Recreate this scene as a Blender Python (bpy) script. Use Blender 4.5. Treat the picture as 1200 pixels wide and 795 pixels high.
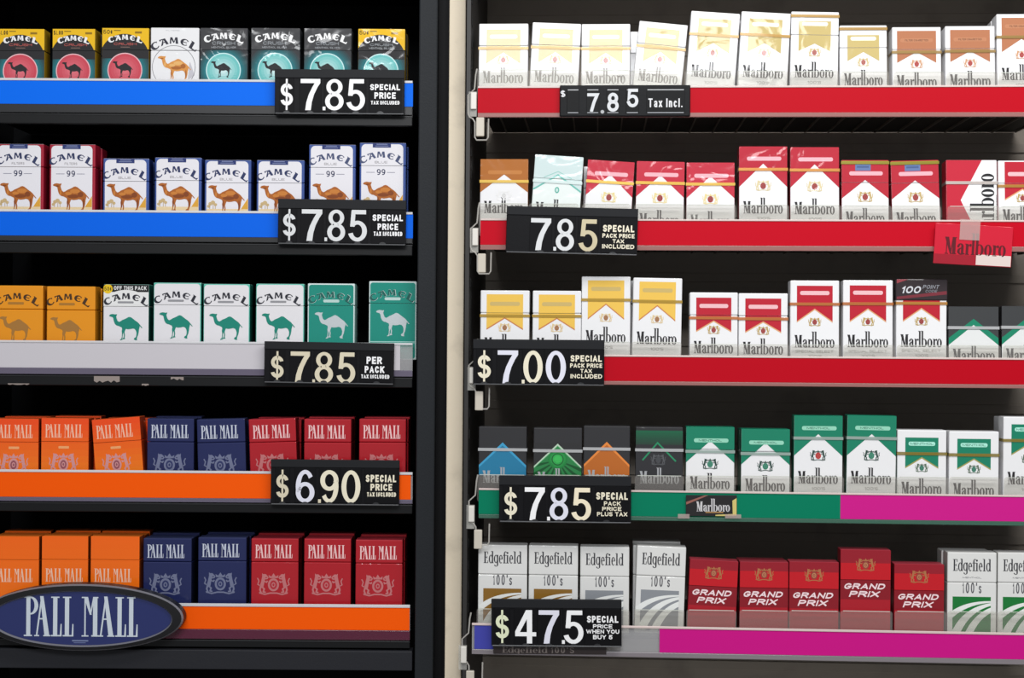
import bpy, bmesh, math, random
from math import sin, cos, pi, radians, atan2, hypot
from mathutils import Vector, Matrix
from mathutils.geometry import tessellate_polygon

random.seed(7)
for o in list(bpy.data.objects):
    bpy.data.objects.remove(o)
SC = bpy.context.scene
COL = SC.collection

# ------------------------------------------------------------------ camera
DIST = 1.75            # camera to the shelf fronts
ZC = 1.45              # height of the lens
ROLL = radians(0.42)   # the phone was held slightly askew
cam_d = bpy.data.cameras.new('camera')
cam_d.sensor_fit = 'HORIZONTAL'
cam_d.sensor_width = 36.0
cam_d.lens = 36.0 * DIST / 1.2
cam_d.clip_start = 0.05
cam = bpy.data.objects.new('camera', cam_d)
COL.objects.link(cam)
RIGHT = Vector((cos(ROLL), 0, sin(ROLL)))
UP = Vector((-sin(ROLL), 0, cos(ROLL)))
FWD = Vector((0, 1, 0))
CAM = Vector((0, -DIST, ZC))
mw = Matrix.Identity(4)
for i in range(3):
    mw[i][0] = RIGHT[i]; mw[i][1] = UP[i]; mw[i][2] = -FWD[i]; mw[i][3] = CAM[i]
cam.matrix_world = mw
SC.camera = cam

# ------------------------------------------------------------------ light, exposure
SC.view_settings.view_transform = 'Standard'
SC.view_settings.look = 'None'
SC.view_settings.gamma = 1.0
SC.view_settings.use_curve_mapping = False
SC.view_settings.exposure = -0.16
world = bpy.data.worlds.new('shop'); SC.world = world
world.use_nodes = True
wb = world.node_tree.nodes['Background']
wb.inputs[0].default_value = (0.95, 0.97, 1.0, 1)
wb.inputs[1].default_value = 0.36

def area(name, loc, target, sx, sy, power, col=(1, 1, 1)):
    l = bpy.data.lights.new(name, 'AREA')
    l.shape = 'RECTANGLE'; l.size = sx; l.size_y = sy; l.energy = power; l.color = col
    o = bpy.data.objects.new(name, l); COL.objects.link(o)
    o.location = loc
    d = Vector(target) - Vector(loc)
    o.rotation_euler = d.to_track_quat('-Z', 'Y').to_euler()
    return o
area('ceiling_lamp', (0.62, -0.95, ZC + 1.05), (0.55, -0.15, ZC - 0.1), 1.2, 0.30, 16, (1.0, 0.985, 0.96))
area('ceiling_lamp', (-0.15, -2.6, ZC + 1.2), (-0.1, 0, ZC), 1.2, 0.5, 40, (0.97, 0.985, 1.0))

# ------------------------------------------------------------------ helpers
class Plane:
    """Front plane of one rack: origin on the ground plan, turned by theta about z."""
    def __init__(s, ox, oy, th):
        s.o = Vector((ox, oy, 0)); s.th = th
        s.e = Vector((cos(th), -sin(th), 0)); s.v = Vector((sin(th), cos(th), 0))
    def at(s, px, py, d=0.0):
        """where the sight line of a photo point meets the vertical plane d behind the rack front: (u, z)"""
        k = 0.001 / 1.75
        r = FWD + RIGHT * ((px - 600) * k) + UP * ((397.5 - py) * k)
        t = ((s.o + s.v * d) - CAM).dot(s.v) / r.dot(s.v)
        p = CAM + r * t
        return (p - s.o).dot(s.e), p.z
    def world(s, u, d, z):
        p = s.o + s.e * u + s.v * d
        return Vector((p.x, p.y, z))
LEFT = Plane(0.0, 0.0, 0.0)
RGT = Plane(-0.039, -0.045, radians(3.27))

def srgb(c):
    out = []
    for v in c:
        v /= 255.0
        out.append(v / 12.92 if v <= 0.04045 else ((v + 0.055) / 1.055) ** 2.4)
    return out

MATS = {}
def mat(name, rgb, rough=0.5, coat=0.0, crough=0.05, metal=0.0, alpha=1.0, bump=0.0, bscale=60.0, spec=0.5, noise=0.0, nscale=40.0, cbump=0.0):
    key = (name, tuple(rgb), rough, coat, alpha)
    if key in MATS: return MATS[key]
    m = bpy.data.materials.new(name); m.use_nodes = True
    nt = m.node_tree; b = nt.nodes['Principled BSDF']
    col = (*srgb(rgb), 1)
    b.inputs['Base Color'].default_value = col
    b.inputs['Roughness'].default_value = rough
    b.inputs['Metallic'].default_value = metal
    b.inputs['Specular IOR Level'].default_value = spec
    b.inputs['Coat Weight'].default_value = coat
    b.inputs['Coat Roughness'].default_value = crough
    b.inputs['Alpha'].default_value = alpha
    tc = None
    if bump or cbump or noise:
        tc = nt.nodes.new('ShaderNodeTexCoord')
        oi = nt.nodes.new('ShaderNodeObjectInfo')
        ad = nt.nodes.new('ShaderNodeVectorMath'); ad.operation = 'ADD'
        sc_ = nt.nodes.new('ShaderNodeVectorMath'); sc_.operation = 'SCALE'
        cx = nt.nodes.new('ShaderNodeCombineXYZ')
        nt.links.new(oi.outputs['Random'], cx.inputs[0]); nt.links.new(oi.outputs['Random'], cx.inputs[2])
        nt.links.new(cx.outputs[0], sc_.inputs[0]); sc_.inputs[3].default_value = 3.7
        nt.links.new(tc.outputs['Object'], ad.inputs[0]); nt.links.new(sc_.outputs[0], ad.inputs[1])
    if bump or cbump:
        n = nt.nodes.new('ShaderNodeTexNoise'); n.inputs['Scale'].default_value = bscale
        n.inputs['Detail'].default_value = 2.0; n.inputs['Distortion'].default_value = 1.2
        nt.links.new(ad.outputs[0], n.inputs['Vector'])
        bp = nt.nodes.new('ShaderNodeBump'); bp.inputs['Strength'].default_value = bump or cbump
        bp.inputs['Distance'].default_value = 0.004
        nt.links.new(n.outputs['Fac'], bp.inputs['Height'])
        nt.links.new(bp.outputs[0], b.inputs['Coat Normal' if cbump else 'Normal'])
    if noise:
        n = nt.nodes.new('ShaderNodeTexNoise'); n.inputs['Scale'].default_value = nscale
        n.inputs['Detail'].default_value = 6.0
        nt.links.new(ad.outputs[0], n.inputs['Vector'])
        mx = nt.nodes.new('ShaderNodeMix'); mx.data_type = 'RGBA'
        mx.inputs[6].default_value = col
        mx.inputs[7].default_value = (*[c * (1 - noise) for c in col[:3]], 1)
        rp = nt.nodes.new('ShaderNodeMapRange'); rp.inputs[1].default_value = 0.52; rp.inputs[2].default_value = 0.72
        nt.links.new(n.outputs['Fac'], rp.inputs[0]); nt.links.new(rp.outputs[0], mx.inputs[0])
        nt.links.new(mx.outputs[2], b.inputs['Base Color'])
    MATS[key] = m
    return m

def clear(name, rgb, haze):
    """clear sheet plastic: mostly lets light through, with a milky share and a sheen"""
    key = (name, tuple(rgb), haze)
    if key in MATS: return MATS[key]
    m = bpy.data.materials.new(name); m.use_nodes = True
    nt = m.node_tree; b = nt.nodes['Principled BSDF']; out = nt.nodes['Material Output']
    b.inputs['Base Color'].default_value = (*srgb(rgb), 1); b.inputs['Roughness'].default_value = 0.25
    t = nt.nodes.new('ShaderNodeBsdfTransparent'); t.inputs[0].default_value = (0.92, 0.92, 0.90, 1)
    mx = nt.nodes.new('ShaderNodeMixShader'); mx.inputs[0].default_value = haze
    nt.links.new(t.outputs[0], mx.inputs[1]); nt.links.new(b.outputs[0], mx.inputs[2])
    nt.links.new(mx.outputs[0], out.inputs['Surface'])
    MATS[key] = m
    return m

def ink(rgb):     # printed card under a cellophane wrapper
    return mat('printed_card', rgb, 0.55, 0.55, 0.08, cbump=0.3, bscale=24.0, spec=0.25)
def ink_matte(rgb):
    return mat('print', rgb, 0.5)

class MB:
    """collects polygons with materials and links them as ONE mesh object"""
    def __init__(s): s.v = []; s.f = []; s.m = []; s.mats = []
    def mi(s, m):
        if m not in s.mats: s.mats.append(m)
        return s.mats.index(m)
    def poly(s, pts, m):
        n = len(s.v); s.v += [tuple(p) for p in pts]
        s.f.append(tuple(range(n, n + len(pts)))); s.m.append(s.mi(m))
    def box(s, x0, x1, y0, y1, z0, z1, m, bev=0.0, mside=None, mtop=None):
        bm = bmesh.new()
        bmesh.ops.create_cube(bm, size=1.0)
        for v in bm.verts:
            v.co = Vector(((x0 + x1) / 2 + v.co.x * (x1 - x0), (y0 + y1) / 2 + v.co.y * (y1 - y0), (z0 + z1) / 2 + v.co.z * (z1 - z0)))
        if bev > 0:
            bmesh.ops.bevel(bm, geom=list(bm.edges), offset=bev, segments=2, affect='EDGES', profile=0.5)
        bm.normal_update()
        s.addbm(bm, m, mside, mtop)
    def addbm(s, bm, m, mside=None, mtop=None):
        n = len(s.v)
        bm.verts.index_update()
        s.v += [tuple(v.co) for v in bm.verts]
        for f in bm.faces:
            mm = m
            if mside is not None and (abs(f.normal.x) > 0.5): mm = mside
            if mtop is not None and f.normal.z > 0.5: mm = mtop
            s.f.append(tuple(n + v.index for v in f.verts)); s.m.append(s.mi(mm))
        bm.free()
    def prism(s, pts, y0, y1, m, mface=None):
        """outline in x-z extruded along y (y0 is the front)"""
        a = 0
        for i in range(len(pts)):
            a += pts[i][0] * pts[(i + 1) % len(pts)][1] - pts[(i + 1) % len(pts)][0] * pts[i][1]
        if a < 0: pts = pts[::-1]
        s.poly([(x, y0, z) for x, z in pts], mface or m)
        s.poly([(x, y1, z) for x, z in pts[::-1]], m)
        for i in range(len(pts)):
            (xa, za), (xb, zb) = pts[i], pts[(i + 1) % len(pts)]
            s.poly([(xa, y0, za), (xa, y1, za), (xb, y1, zb), (xb, y0, zb)], m)
    def tube(s, path, r, m, n=8):
        path = [Vector(p) for p in path]
        rings = []
        for i, p in enumerate(path):
            d = (path[min(i + 1, len(path) - 1)] - path[max(i - 1, 0)]).normalized()
            a = Vector((0, 1, 0)) if abs(d.y) < 0.9 else Vector((1, 0, 0))
            b = d.cross(a).normalized(); a = b.cross(d)
            rings.append([p + (a * cos(2 * pi * k / n) + b * sin(2 * pi * k / n)) * r for k in range(n)])
        for i in range(len(rings) - 1):
            for k in range(n):
                s.poly([rings[i][k], rings[i + 1][k], rings[i + 1][(k + 1) % n], rings[i][(k + 1) % n]], m)
        s.poly(rings[0], m); s.poly(rings[-1][::-1], m)
    def build(s, name, parent=None, smooth=False):
        me = bpy.data.meshes.new(name); me.from_pydata(s.v, [], s.f)
        for m in s.mats: me.materials.append(m)
        me.polygons.foreach_set('material_index', s.m)
        me.update()
        o = bpy.data.objects.new(name, me); COL.objects.link(o)
        if parent is not None: o.parent = parent
        return o

def tag(o, label, cat, group=None, kind=None):
    if label: o['label'] = label
    if cat: o['category'] = cat
    if group: o['group'] = group
    if kind: o['kind'] = kind
    return o
def root(name, plane, u, d, z, rot=(0, 0, 0)):
    o = bpy.data.objects.new(name, None); COL.objects.link(o)
    o.empty_display_size = 0.02
    o.location = plane.world(u, d, z)
    o.rotation_euler = (rot[0], rot[1], -plane.th + rot[2])
    return o
def copy_tree(o, parent=None):
    c = o.copy(); COL.objects.link(c)
    if parent is not None: c.parent = parent
    for ch in list(o.children): copy_tree(ch, c)
    return c

# ------------------------------------------------------------------ flat artwork (x right, y DOWN, millimetres)
def clip_poly(p, axis, val, keep_less):
    out = []
    n = len(p)
    for i in range(n):
        a, b = p[i], p[(i + 1) % n]
        ia = (a[axis] <= val) == keep_less or a[axis] == val
        ib = (b[axis] <= val) == keep_less or b[axis] == val
        if ia: out.append(a)
        if ia != ib:
            t = (val - a[axis]) / (b[axis] - a[axis])
            out.append((a[0] + (b[0] - a[0]) * t, a[1] + (b[1] - a[1]) * t))
    return out
def tris(loops):
    vs = [[Vector((x, y, 0)) for x, y in l] for l in loops]
    flat = [p for l in loops for p in l]
    return [[flat[i] for i in t] for t in tessellate_polygon(vs)]
def ell(cx, cy, rx, ry, a0=0, a1=360, n=28):
    return [(cx + rx * cos(radians(a0 + (a1 - a0) * i / n)), cy + ry * sin(radians(a0 + (a1 - a0) * i / n))) for i in range(n + (0 if abs(a1 - a0) >= 360 else 1))]
def rrect(x0, y0, x1, y1, r, n=5):
    out = []
    for cx, cy, a in ((x1 - r, y1 - r, 0), (x0 + r, y1 - r, 90), (x0 + r, y0 + r, 180), (x1 - r, y0 + r, 270)):
        out += [(cx + r * cos(radians(a + 90 * i / n)), cy + r * sin(radians(a + 90 * i / n))) for i in range(n + 1)]
    return out
def ering(cx, cy, rx, ry, ix, iy, a0=0, a1=360, n=24, dx=0, dy=0):
    """band between two ellipses, as quads"""
    o = [(cx + rx * cos(radians(a0 + (a1 - a0) * i / n)), cy + ry * sin(radians(a0 + (a1 - a0) * i / n))) for i in range(n + 1)]
    q = [(cx + dx + ix * cos(radians(a0 + (a1 - a0) * i / n)), cy + dy + iy * sin(radians(a0 + (a1 - a0) * i / n))) for i in range(n + 1)]
    return [[o[i], o[i + 1], q[i + 1], q[i]] for i in range(n)]
def band(pts, w, cap=0.0):
    """stroke of constant width along a polyline, mitred, as quads"""
    pts = [p for i, p in enumerate(pts) if i == 0 or hypot(p[0] - pts[i - 1][0], p[1] - pts[i - 1][1]) > 1e-6]
    n = len(pts)
    closed = n > 3 and hypot(pts[0][0] - pts[-1][0], pts[0][1] - pts[-1][1]) < 1e-6
    if closed: pts = pts[:-1]; n -= 1
    dirs = []
    for i in range(n if closed else n - 1):
        a, b = pts[i], pts[(i + 1) % n]; l = hypot(b[0] - a[0], b[1] - a[1])
        dirs.append(((b[0] - a[0]) / l, (b[1] - a[1]) / l))
    L = []
    for i in range(n):
        x, y = pts[i]
        d0 = dirs[i - 1] if (closed or i > 0) else dirs[0]
        d1 = dirs[i] if (closed or i < n - 1) else dirs[-1]
        if not closed and i == 0: x, y = x - d1[0] * cap, y - d1[1] * cap
        if not closed and i == n - 1: x, y = x + d0[0] * cap, y + d0[1] * cap
        nx, ny = -(d0[1] + d1[1]), d0[0] + d1[0]
        l = hypot(nx, ny)
        if l < 1e-6: nx, ny, l = -d0[1], d0[0], 1
        nx, ny = nx / l, ny / l
        c = max(0.45, nx * -d1[1] + ny * d1[0])
        k = w / 2 / c
        L.append(((x + nx * k, y + ny * k), (x - nx * k, y - ny * k)))
    if closed: L.append(L[0])
    return [[L[i][0], L[i + 1][0], L[i + 1][1], L[i][1]] for i in range(len(L) - 1)]
def rc(x0, x1, y0, y1): return [(x0, y0), (x1, y0), (x1, y1), (x0, y1)]

# --- a plain sans alphabet: centre lines in a unit box (y UP)
def A_(cx, cy, rx, ry, a0, a1, n=10):
    return [(cx + rx * cos(radians(a0 + (a1 - a0) * i / n)), cy + ry * sin(radians(a0 + (a1 - a0) * i / n))) for i in range(n + 1)]
S_ = A_(.5, .75, .5, .25, 25, 270) + A_(.5, .25, .5, .25, 90, -155)[1:]
SANS = {
 'A': (.62, [[(0, 0), (.5, 1), (1, 0)], [(.2, .3), (.8, .3)]]), 'B': (.6, [[(0, 0), (0, 1), (.6, 1)] + A_(.6, .77, .4, .23, 90, -90) + [(0, .54)], [(.6, .54)] + A_(.6, .27, .4, .27, 90, -90) + [(0, 0)]]),
 'C': (.6, [A_(.5, .5, .5, .5, 40, 320, 16)]), 'D': (.6, [[(0, 0), (0, 1), (.45, 1)] + A_(.45, .5, .55, .5, 90, -90, 12) + [(0, 0)]]),
 'E': (.52, [[(1, 1), (0, 1), (0, 0), (1, 0)], [(0, .5), (.85, .5)]]), 'F': (.5, [[(1, 1), (0, 1), (0, 0)], [(0, .52), (.85, .52)]]),
 'G': (.62, [A_(.5, .5, .5, .5, 45, 330, 16) + [(1, .45), (.55, .45)]]), 'H': (.6, [[(0, 0), (0, 1)], [(1, 0), (1, 1)], [(0, .5), (1, .5)]]),
 'I': (.0, [[(.5, 0), (.5, 1)]]), 'K': (.6, [[(0, 0), (0, 1)], [(1, 1), (.05, .42)], [(.35, .62), (1, 0)]]),
 'L': (.5, [[(0, 1), (0, 0), (1, 0)]]), 'M': (.75, [[(0, 0), (0, 1), (.5, .1), (1, 1), (1, 0)]]), 'N': (.6, [[(0, 0), (0, 1), (1, 0), (1, 1)]]),
 'O': (.65, [A_(.5, .5, .5, .5, 0, 360, 24)]), 'P': (.55, [[(0, 0), (0, 1), (.5, 1)] + A_(.5, .73, .5, .27, 90, -90) + [(0, .46)]]),
 'R': (.6, [[(0, 0), (0, 1), (.5, 1)] + A_(.5, .75, .5, .25, 90, -90) + [(0, .5)], [(.5, .5), (1, 0)]]), 'S': (.55, [S_]),
 'T': (.55, [[(0, 1), (1, 1)], [(.5, 1), (.5, 0)]]), 'U': (.6, [[(0, 1), (0, .35)] + A_(.5, .35, .5, .35, 180, 360) + [(1, 1)]]),
 'V': (.6, [[(0, 1), (.5, 0), (1, 1)]]), 'W': (.9, [[(0, 1), (.25, 0), (.5, .9), (.75, 0), (1, 1)]]), 'X': (.6, [[(0, 0), (1, 1)], [(0, 1), (1, 0)]]),
 'Y': (.6, [[(0, 1), (.5, .45), (1, 1)], [(.5, .45), (.5, 0)]]), 'Z': (.55, [[(0, 1), (1, 1), (0, 0), (1, 0)]]),
 '0': (.55, [A_(.5, .5, .5, .5, 0, 360, 28)]), '1': (.25, [[(0, .75), (.9, 1), (.9, 0)]]), '5': (.55, [[(.95, 1), (.14, 1), (.06, .5), (.2, .58)] + A_(.5, .31, .5, .31, 118, -160, 16)]),
 '4': (.58, [[(.74, 0), (.74, 1), (0, .26), (1.05, .26)]]), '6': (.55, [A_(.5, .31, .5, .31, 0, 360, 22), A_(.62, .5, .62, .5, 75, 195, 14)]),
 '7': (.55, [[(0, 1), (1, 1), (.62, .5), (.36, 0)]]), '8': (.55, [A_(.5, .755, .42, .245, 0, 360, 22), A_(.5, .27, .5, .27, 0, 360, 22)]),
 '9': (.55, [A_(.5, .69, .5, .31, 0, 360, 22), A_(.38, .5, .62, .5, 15, -105, 14)]), '$': (.55, [S_, [(.5, 1.14), (.5, -.14)]]),
 '.': (.0, [[(.5, 0), (.5, .01)]]), "'": (.0, [[(.5, 1), (.5, .8)]]), '\u00a2': (.4, [A_(.5, .45, .5, .3, 45, 315, 12), [(.5, .9), (.5, 0)]]),
 's': (.42, [[(x, y * .68) for x, y in S_]]), 't': (.22, [[(.4, 1), (.4, .1), (1, 0)], [(0, .7), (1, .7)]]), 'a': (.42, [[(1, 0), (1, .5)] + A_(.5, .5, .5, .2, 0, 150), A_(.5, .18, .5, .18, 0, 360, 14)]),
 'x': (.45, [[(0, 0), (1, .7)], [(0, .7), (1, 0)]]), 'n': (.42, [[(0, 0), (0, .7)], [(0, .4)] + A_(.5, .42, .5, .28, 180, 0) + [(1, 0)]]), 'c': (.42, [A_(.5, .35, .5, .35, 45, 315, 14)]), 'l': (.0, [[(.5, 0), (.5, 1)]]),
}
def sans(t, wt, xs=1.0, gap=.16, shear=0.0):
    """list of convex polygons, cap height 1, y UP, plus total width"""
    x = 0; out = []
    for ch in t:
        if ch == ' ': x += .32 * xs; continue
        w, strokes = SANS[ch]
        W = max(w * xs, wt)
        for st in strokes:
            p = [(wt / 2 + a * (W - wt), wt / 2 + b * (1 - wt)) for a, b in st]
            for q in band(p, wt, wt / 2 if ch not in '$' else 0):
                lo, hi = (0, 1) if ch != '$' else (-.2, 1.2)
                q = clip_poly(clip_poly(q, 1, hi, True), 1, lo, False)
                if len(q) > 2: out.append([(x + a + b * shear, b) for a, b in q])
        x += W + gap * min(1.0, xs + .3)
    return out, x - gap * min(1.0, xs + .3)

# --- heavy price numerals, y UP, height 1, drawn as outlines
def heavy(ch):
    f = 30
    six = ering(.3, .315, .3, .315, .145, .195, n=f) + ering(.3, .5, .3, .5, .145, .38, 38, 205, f)
    G = {'0': ering(.3, .5, .3, .5, .145, .38, n=36),
         '8': ering(.3, .745, .262, .255, .125, .15, n=f) + ering(.3, .285, .3, .285, .148, .165, n=f),
         '6': six, '9': [[(.6 - x, 1 - y) for x, y in p] for p in six],
         '7': [rc(0, .6, .865, 1), [(.43, .868), (.6, .868), (.52, .74), (.36, .74)], [(.36, .742), (.52, .742), (.41, .5), (.25, .5)], [(.25, .502), (.41, .502), (.345, .26), (.18, .26)], [(.18, .262), (.345, .262), (.315, 0), (.145, 0)]],
         '5': [rc(.1, .565, .865, 1), [(.09, .98), (.225, .98), (.20, .58), (.05, .47)], [(.05, .47), (.20, .47), (.20, .56), (.10, .56)]] + ering(.29, .33, .31, .33, .155, .21, 142, -165, f),
         '4': [rc(.335, .485, 0, 1), [(.31, 1), (.40, 1), (.40, .86), (.13, .335), (0, .335), (0, .36)], rc(0, .6, .215, .338)],
         '$': ering(.3, .67, .29, .24, .125, .105, 12, 272, f) + ering(.3, .33, .30, .24, .135, .105, 92, -168, f) + [rc(.255, .345, -.08, 1.08)]}
    if ch not in G: return None
    return G[ch], .6

# --- tall old-style slab lettering: units, baseline 0, y UP
def ser(x0, x1, y, t=5): return rc(x0, x1, y, y + t)
def sl_a(x): return [rc(x + 26, x + 42, 0, 56)] + ering(x + 22, 54, 20, 22, 5, 15, 0, 165) + [ell(x + 8, 56, 7, 9, n=12)] + ering(x + 27, 22, 25, 24, 9, 18, 80, 280) + [[(x + 40, 0), (x + 50, 3), (x + 50, 8), (x + 40, 12)]]
def sl_r(x): return [rc(x + 4, x + 20, 0, 74), ser(x, x + 26, 0), ser(x - 1, x + 12, 70), [(x + 18, 52), (x + 30, 72), (x + 30, 76), (x + 18, 64)], ell(x + 33, 66, 7, 10, n=12)]
def sl_l(x): return [rc(x + 5, x + 20, 0, 148), ser(x, x + 25, 0), ser(x - 2, x + 12, 144)]
def sl_b(x): return [rc(x + 3, x + 18, 0, 148), ser(x - 3, x + 10, 144)] + ering(x + 26, 37, 27, 39, 10, 34, -120, 120)
def sl_o(x): return ering(x + 24, 37, 24, 40, 8, 34)
def word_slab():
    p = [rc(12, 18, 0, 112), ser(4, 27, 0), [(2, 116), (27, 116), (48, 0), (38, 0)], [(38, 0), (45, 0), (58, 116), (51, 116)], rc(52, 72, 0, 116), ser(46, 78, 0), ser(50, 77, 111)]
    p += sl_a(81) + sl_r(133) + sl_l(170) + sl_b(197) + sl_o(253) + sl_r(306) + sl_o(342)
    return [[(a / 150, b / 150) for a, b in q] for q in p], 388 / 150
def pm_L(x): return [rc(x + 13, x + 40, 0, 255), rc(x, x + 53, 247, 255), rc(x, x + 68, 0, 9), [(x + 56, 0), (x + 68, 0), (x + 68, 80), (x + 61, 80)]]
def pm_A(x): return [[(x + 10, 0), (x + 20, 0), (x + 52, 250), (x + 42, 250)], [(x + 36, 258), (x + 58, 258), (x + 97, 0), (x + 66, 0)], rc(x + 26, x + 70, 108, 117), rc(x, x + 32, 0, 8), rc(x + 58, x + 104, 0, 8)]
def word_tall():
    p = [rc(15, 41, 0, 255), rc(0, 46, 247, 255), rc(0, 52, 0, 9)] + ering(41, 197, 50, 58, 26, 48, -90, 90)
    p += pm_A(66) + pm_L(173) + pm_L(248)
    p += [rc(385, 394, 0, 250), rc(368, 412, 0, 8), rc(368, 405, 247, 255), [(382, 255), (408, 255), (432, 140), (420, 140)], [(420, 140), (428, 140), (450, 255), (441, 255)], rc(440, 468, 0, 255), rc(430, 478, 0, 9), rc(440, 474, 247, 255)]
    p += pm_A(474) + pm_L(583) + pm_L(657)
    return [[(a / 255, b / 255) for a, b in q] for q in p], 725 / 255
def word_edge():
    def d(x): return ering(x + 18, 36, 18, 38, 8, 32) + [rc(x + 26, x + 37, 0, 106), ser(x + 20, x + 30, 102), ser(x + 34, x + 41, 0)]
    def e(x): return ering(x + 16, 36, 16, 38, 6, 32, 0, 310) + [rc(x + 4, x + 31, 35, 40)]
    p = [rc(6, 18, 0, 102), ser(0, 38, 0), ser(0, 37, 97), rc(12, 30, 49, 54), rc(33, 38, 0, 24), rc(32, 37, 78, 102), rc(27, 31, 40, 63)]
    p += d(43) + ering(104, 38, 18, 36, 8, 30) + [rc(112, 123, -16, 74)] + ering(106, -14, 17, 16, 8, 11, 180, 360)
    p += e(129) + [rc(170, 181, 0, 84), ser(163, 190, 68), ser(164, 188, 0)] + ering(184, 84, 14, 22, 4, 17, 40, 180)
    p += [rc(196, 207, 0, 72), ser(190, 213, 0), ser(189, 200, 68), ell(201, 92, 8, 9, n=12)] + e(217) + [rc(258, 269, 0, 106), ser(252, 275, 0), ser(251, 262, 102)] + d(279)
    return [[(a / 102, b / 102) for a, b in q] for q in p], 320 / 102
def word_old(bold=0.0):
    """five swashed capitals as separate glyphs (unit height, y UP, centred on x = 0)"""
    b = bold
    C = ering(.08, .48, .50, .52, .33 - b, .40 - b * .6, 48, 318, 18, dx=.07) + [[(.36, .78), (.48, .92), (.44, .70), (.34, .66)]]
    A = [[(-.02, 1), (.22 + b * .4, 1), (.50, .0), (.24 - b, .0)], [(-.5, 1.0), (.2, 1), (.2, .90 - b * .4), (-.40, .86 - b * .5)], [(-.5, 1.0), (-.46, .72), (-.36, .70), (-.36, .94)], [(-.08, .92), (.04, .92), (-.26 + b, .04), (-.5, -.04), (-.42, .12)], rc(-.22, .3, .36 - b * .5, .47)]
    M = [[(-.46, .97), (-.32 + b * .3, .97), (-.36 + b * .5, 0), (-.52, 0)], [(-.46, 1), (-.2, 1), (.06, .22), (-.06, .10)], [(-.06, .10), (.06, .22), (.30, 1), (.18 - b * .5, 1)], [(.18, 1), (.42, 1), (.52, 0), (.26 - b, 0)]]
    E = ering(.08, .5, .52, .52, .33 - b, .42 - b * .6, 40, 320, 18, dx=.08) + [rc(-.25, .36, .46 - b * .4, .56)] + [[(.40, .80), (.52, .90), (.46, .70), (.36, .68)]]
    L = [[(-.42, 1.02), (-.14 + b, 1), (-.06 + b, .02), (-.36, .02)], [(-.36, .0), (.40, .0), (.40, .14 + b * .5), (-.2, .15 + b)], [(.30, .0), (.50, .02), (.54, .40), (.40, .28)], rc(-.5, -.1, .93, 1.02)]
    return [C, A, M, E, L]

CAMEL = [(88, 428), (105, 415), (130, 410), (160, 415), (182, 412), (178, 428), (172, 440), (178, 465), (188, 490), (205, 503), (222, 496), (245, 480), (270, 470), (295, 458), (312, 447), (330, 443), (350, 450), (370, 465), (395, 485), (420, 502), (438, 518), (447, 530), (462, 548), (482, 572), (470, 572), (449, 548), (448, 562), (441, 588), (438, 620), (431, 655), (421, 680), (416, 698), (420, 716), (398, 716), (382, 706), (385, 692), (404, 680), (410, 660), (412, 630), (405, 605), (392, 586), (370, 579), (340, 586), (310, 589), (286, 584), (278, 602), (271, 625), (277, 655), (273, 688), (281, 701), (255, 707), (250, 697), (262, 684), (264, 655), (258, 628), (251, 655), (247, 690), (249, 712), (222, 719), (219, 711), (235, 700), (240, 675), (242, 640), (238, 610), (243, 588), (238, 568), (222, 560), (203, 551), (180, 546), (160, 530), (148, 505), (142, 480), (138, 460), (130, 448), (110, 442), (95, 438)]
CAMEL = [((x - 88) / 9.935, (y - 410) / 9.935) for x, y in CAMEL]

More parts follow.
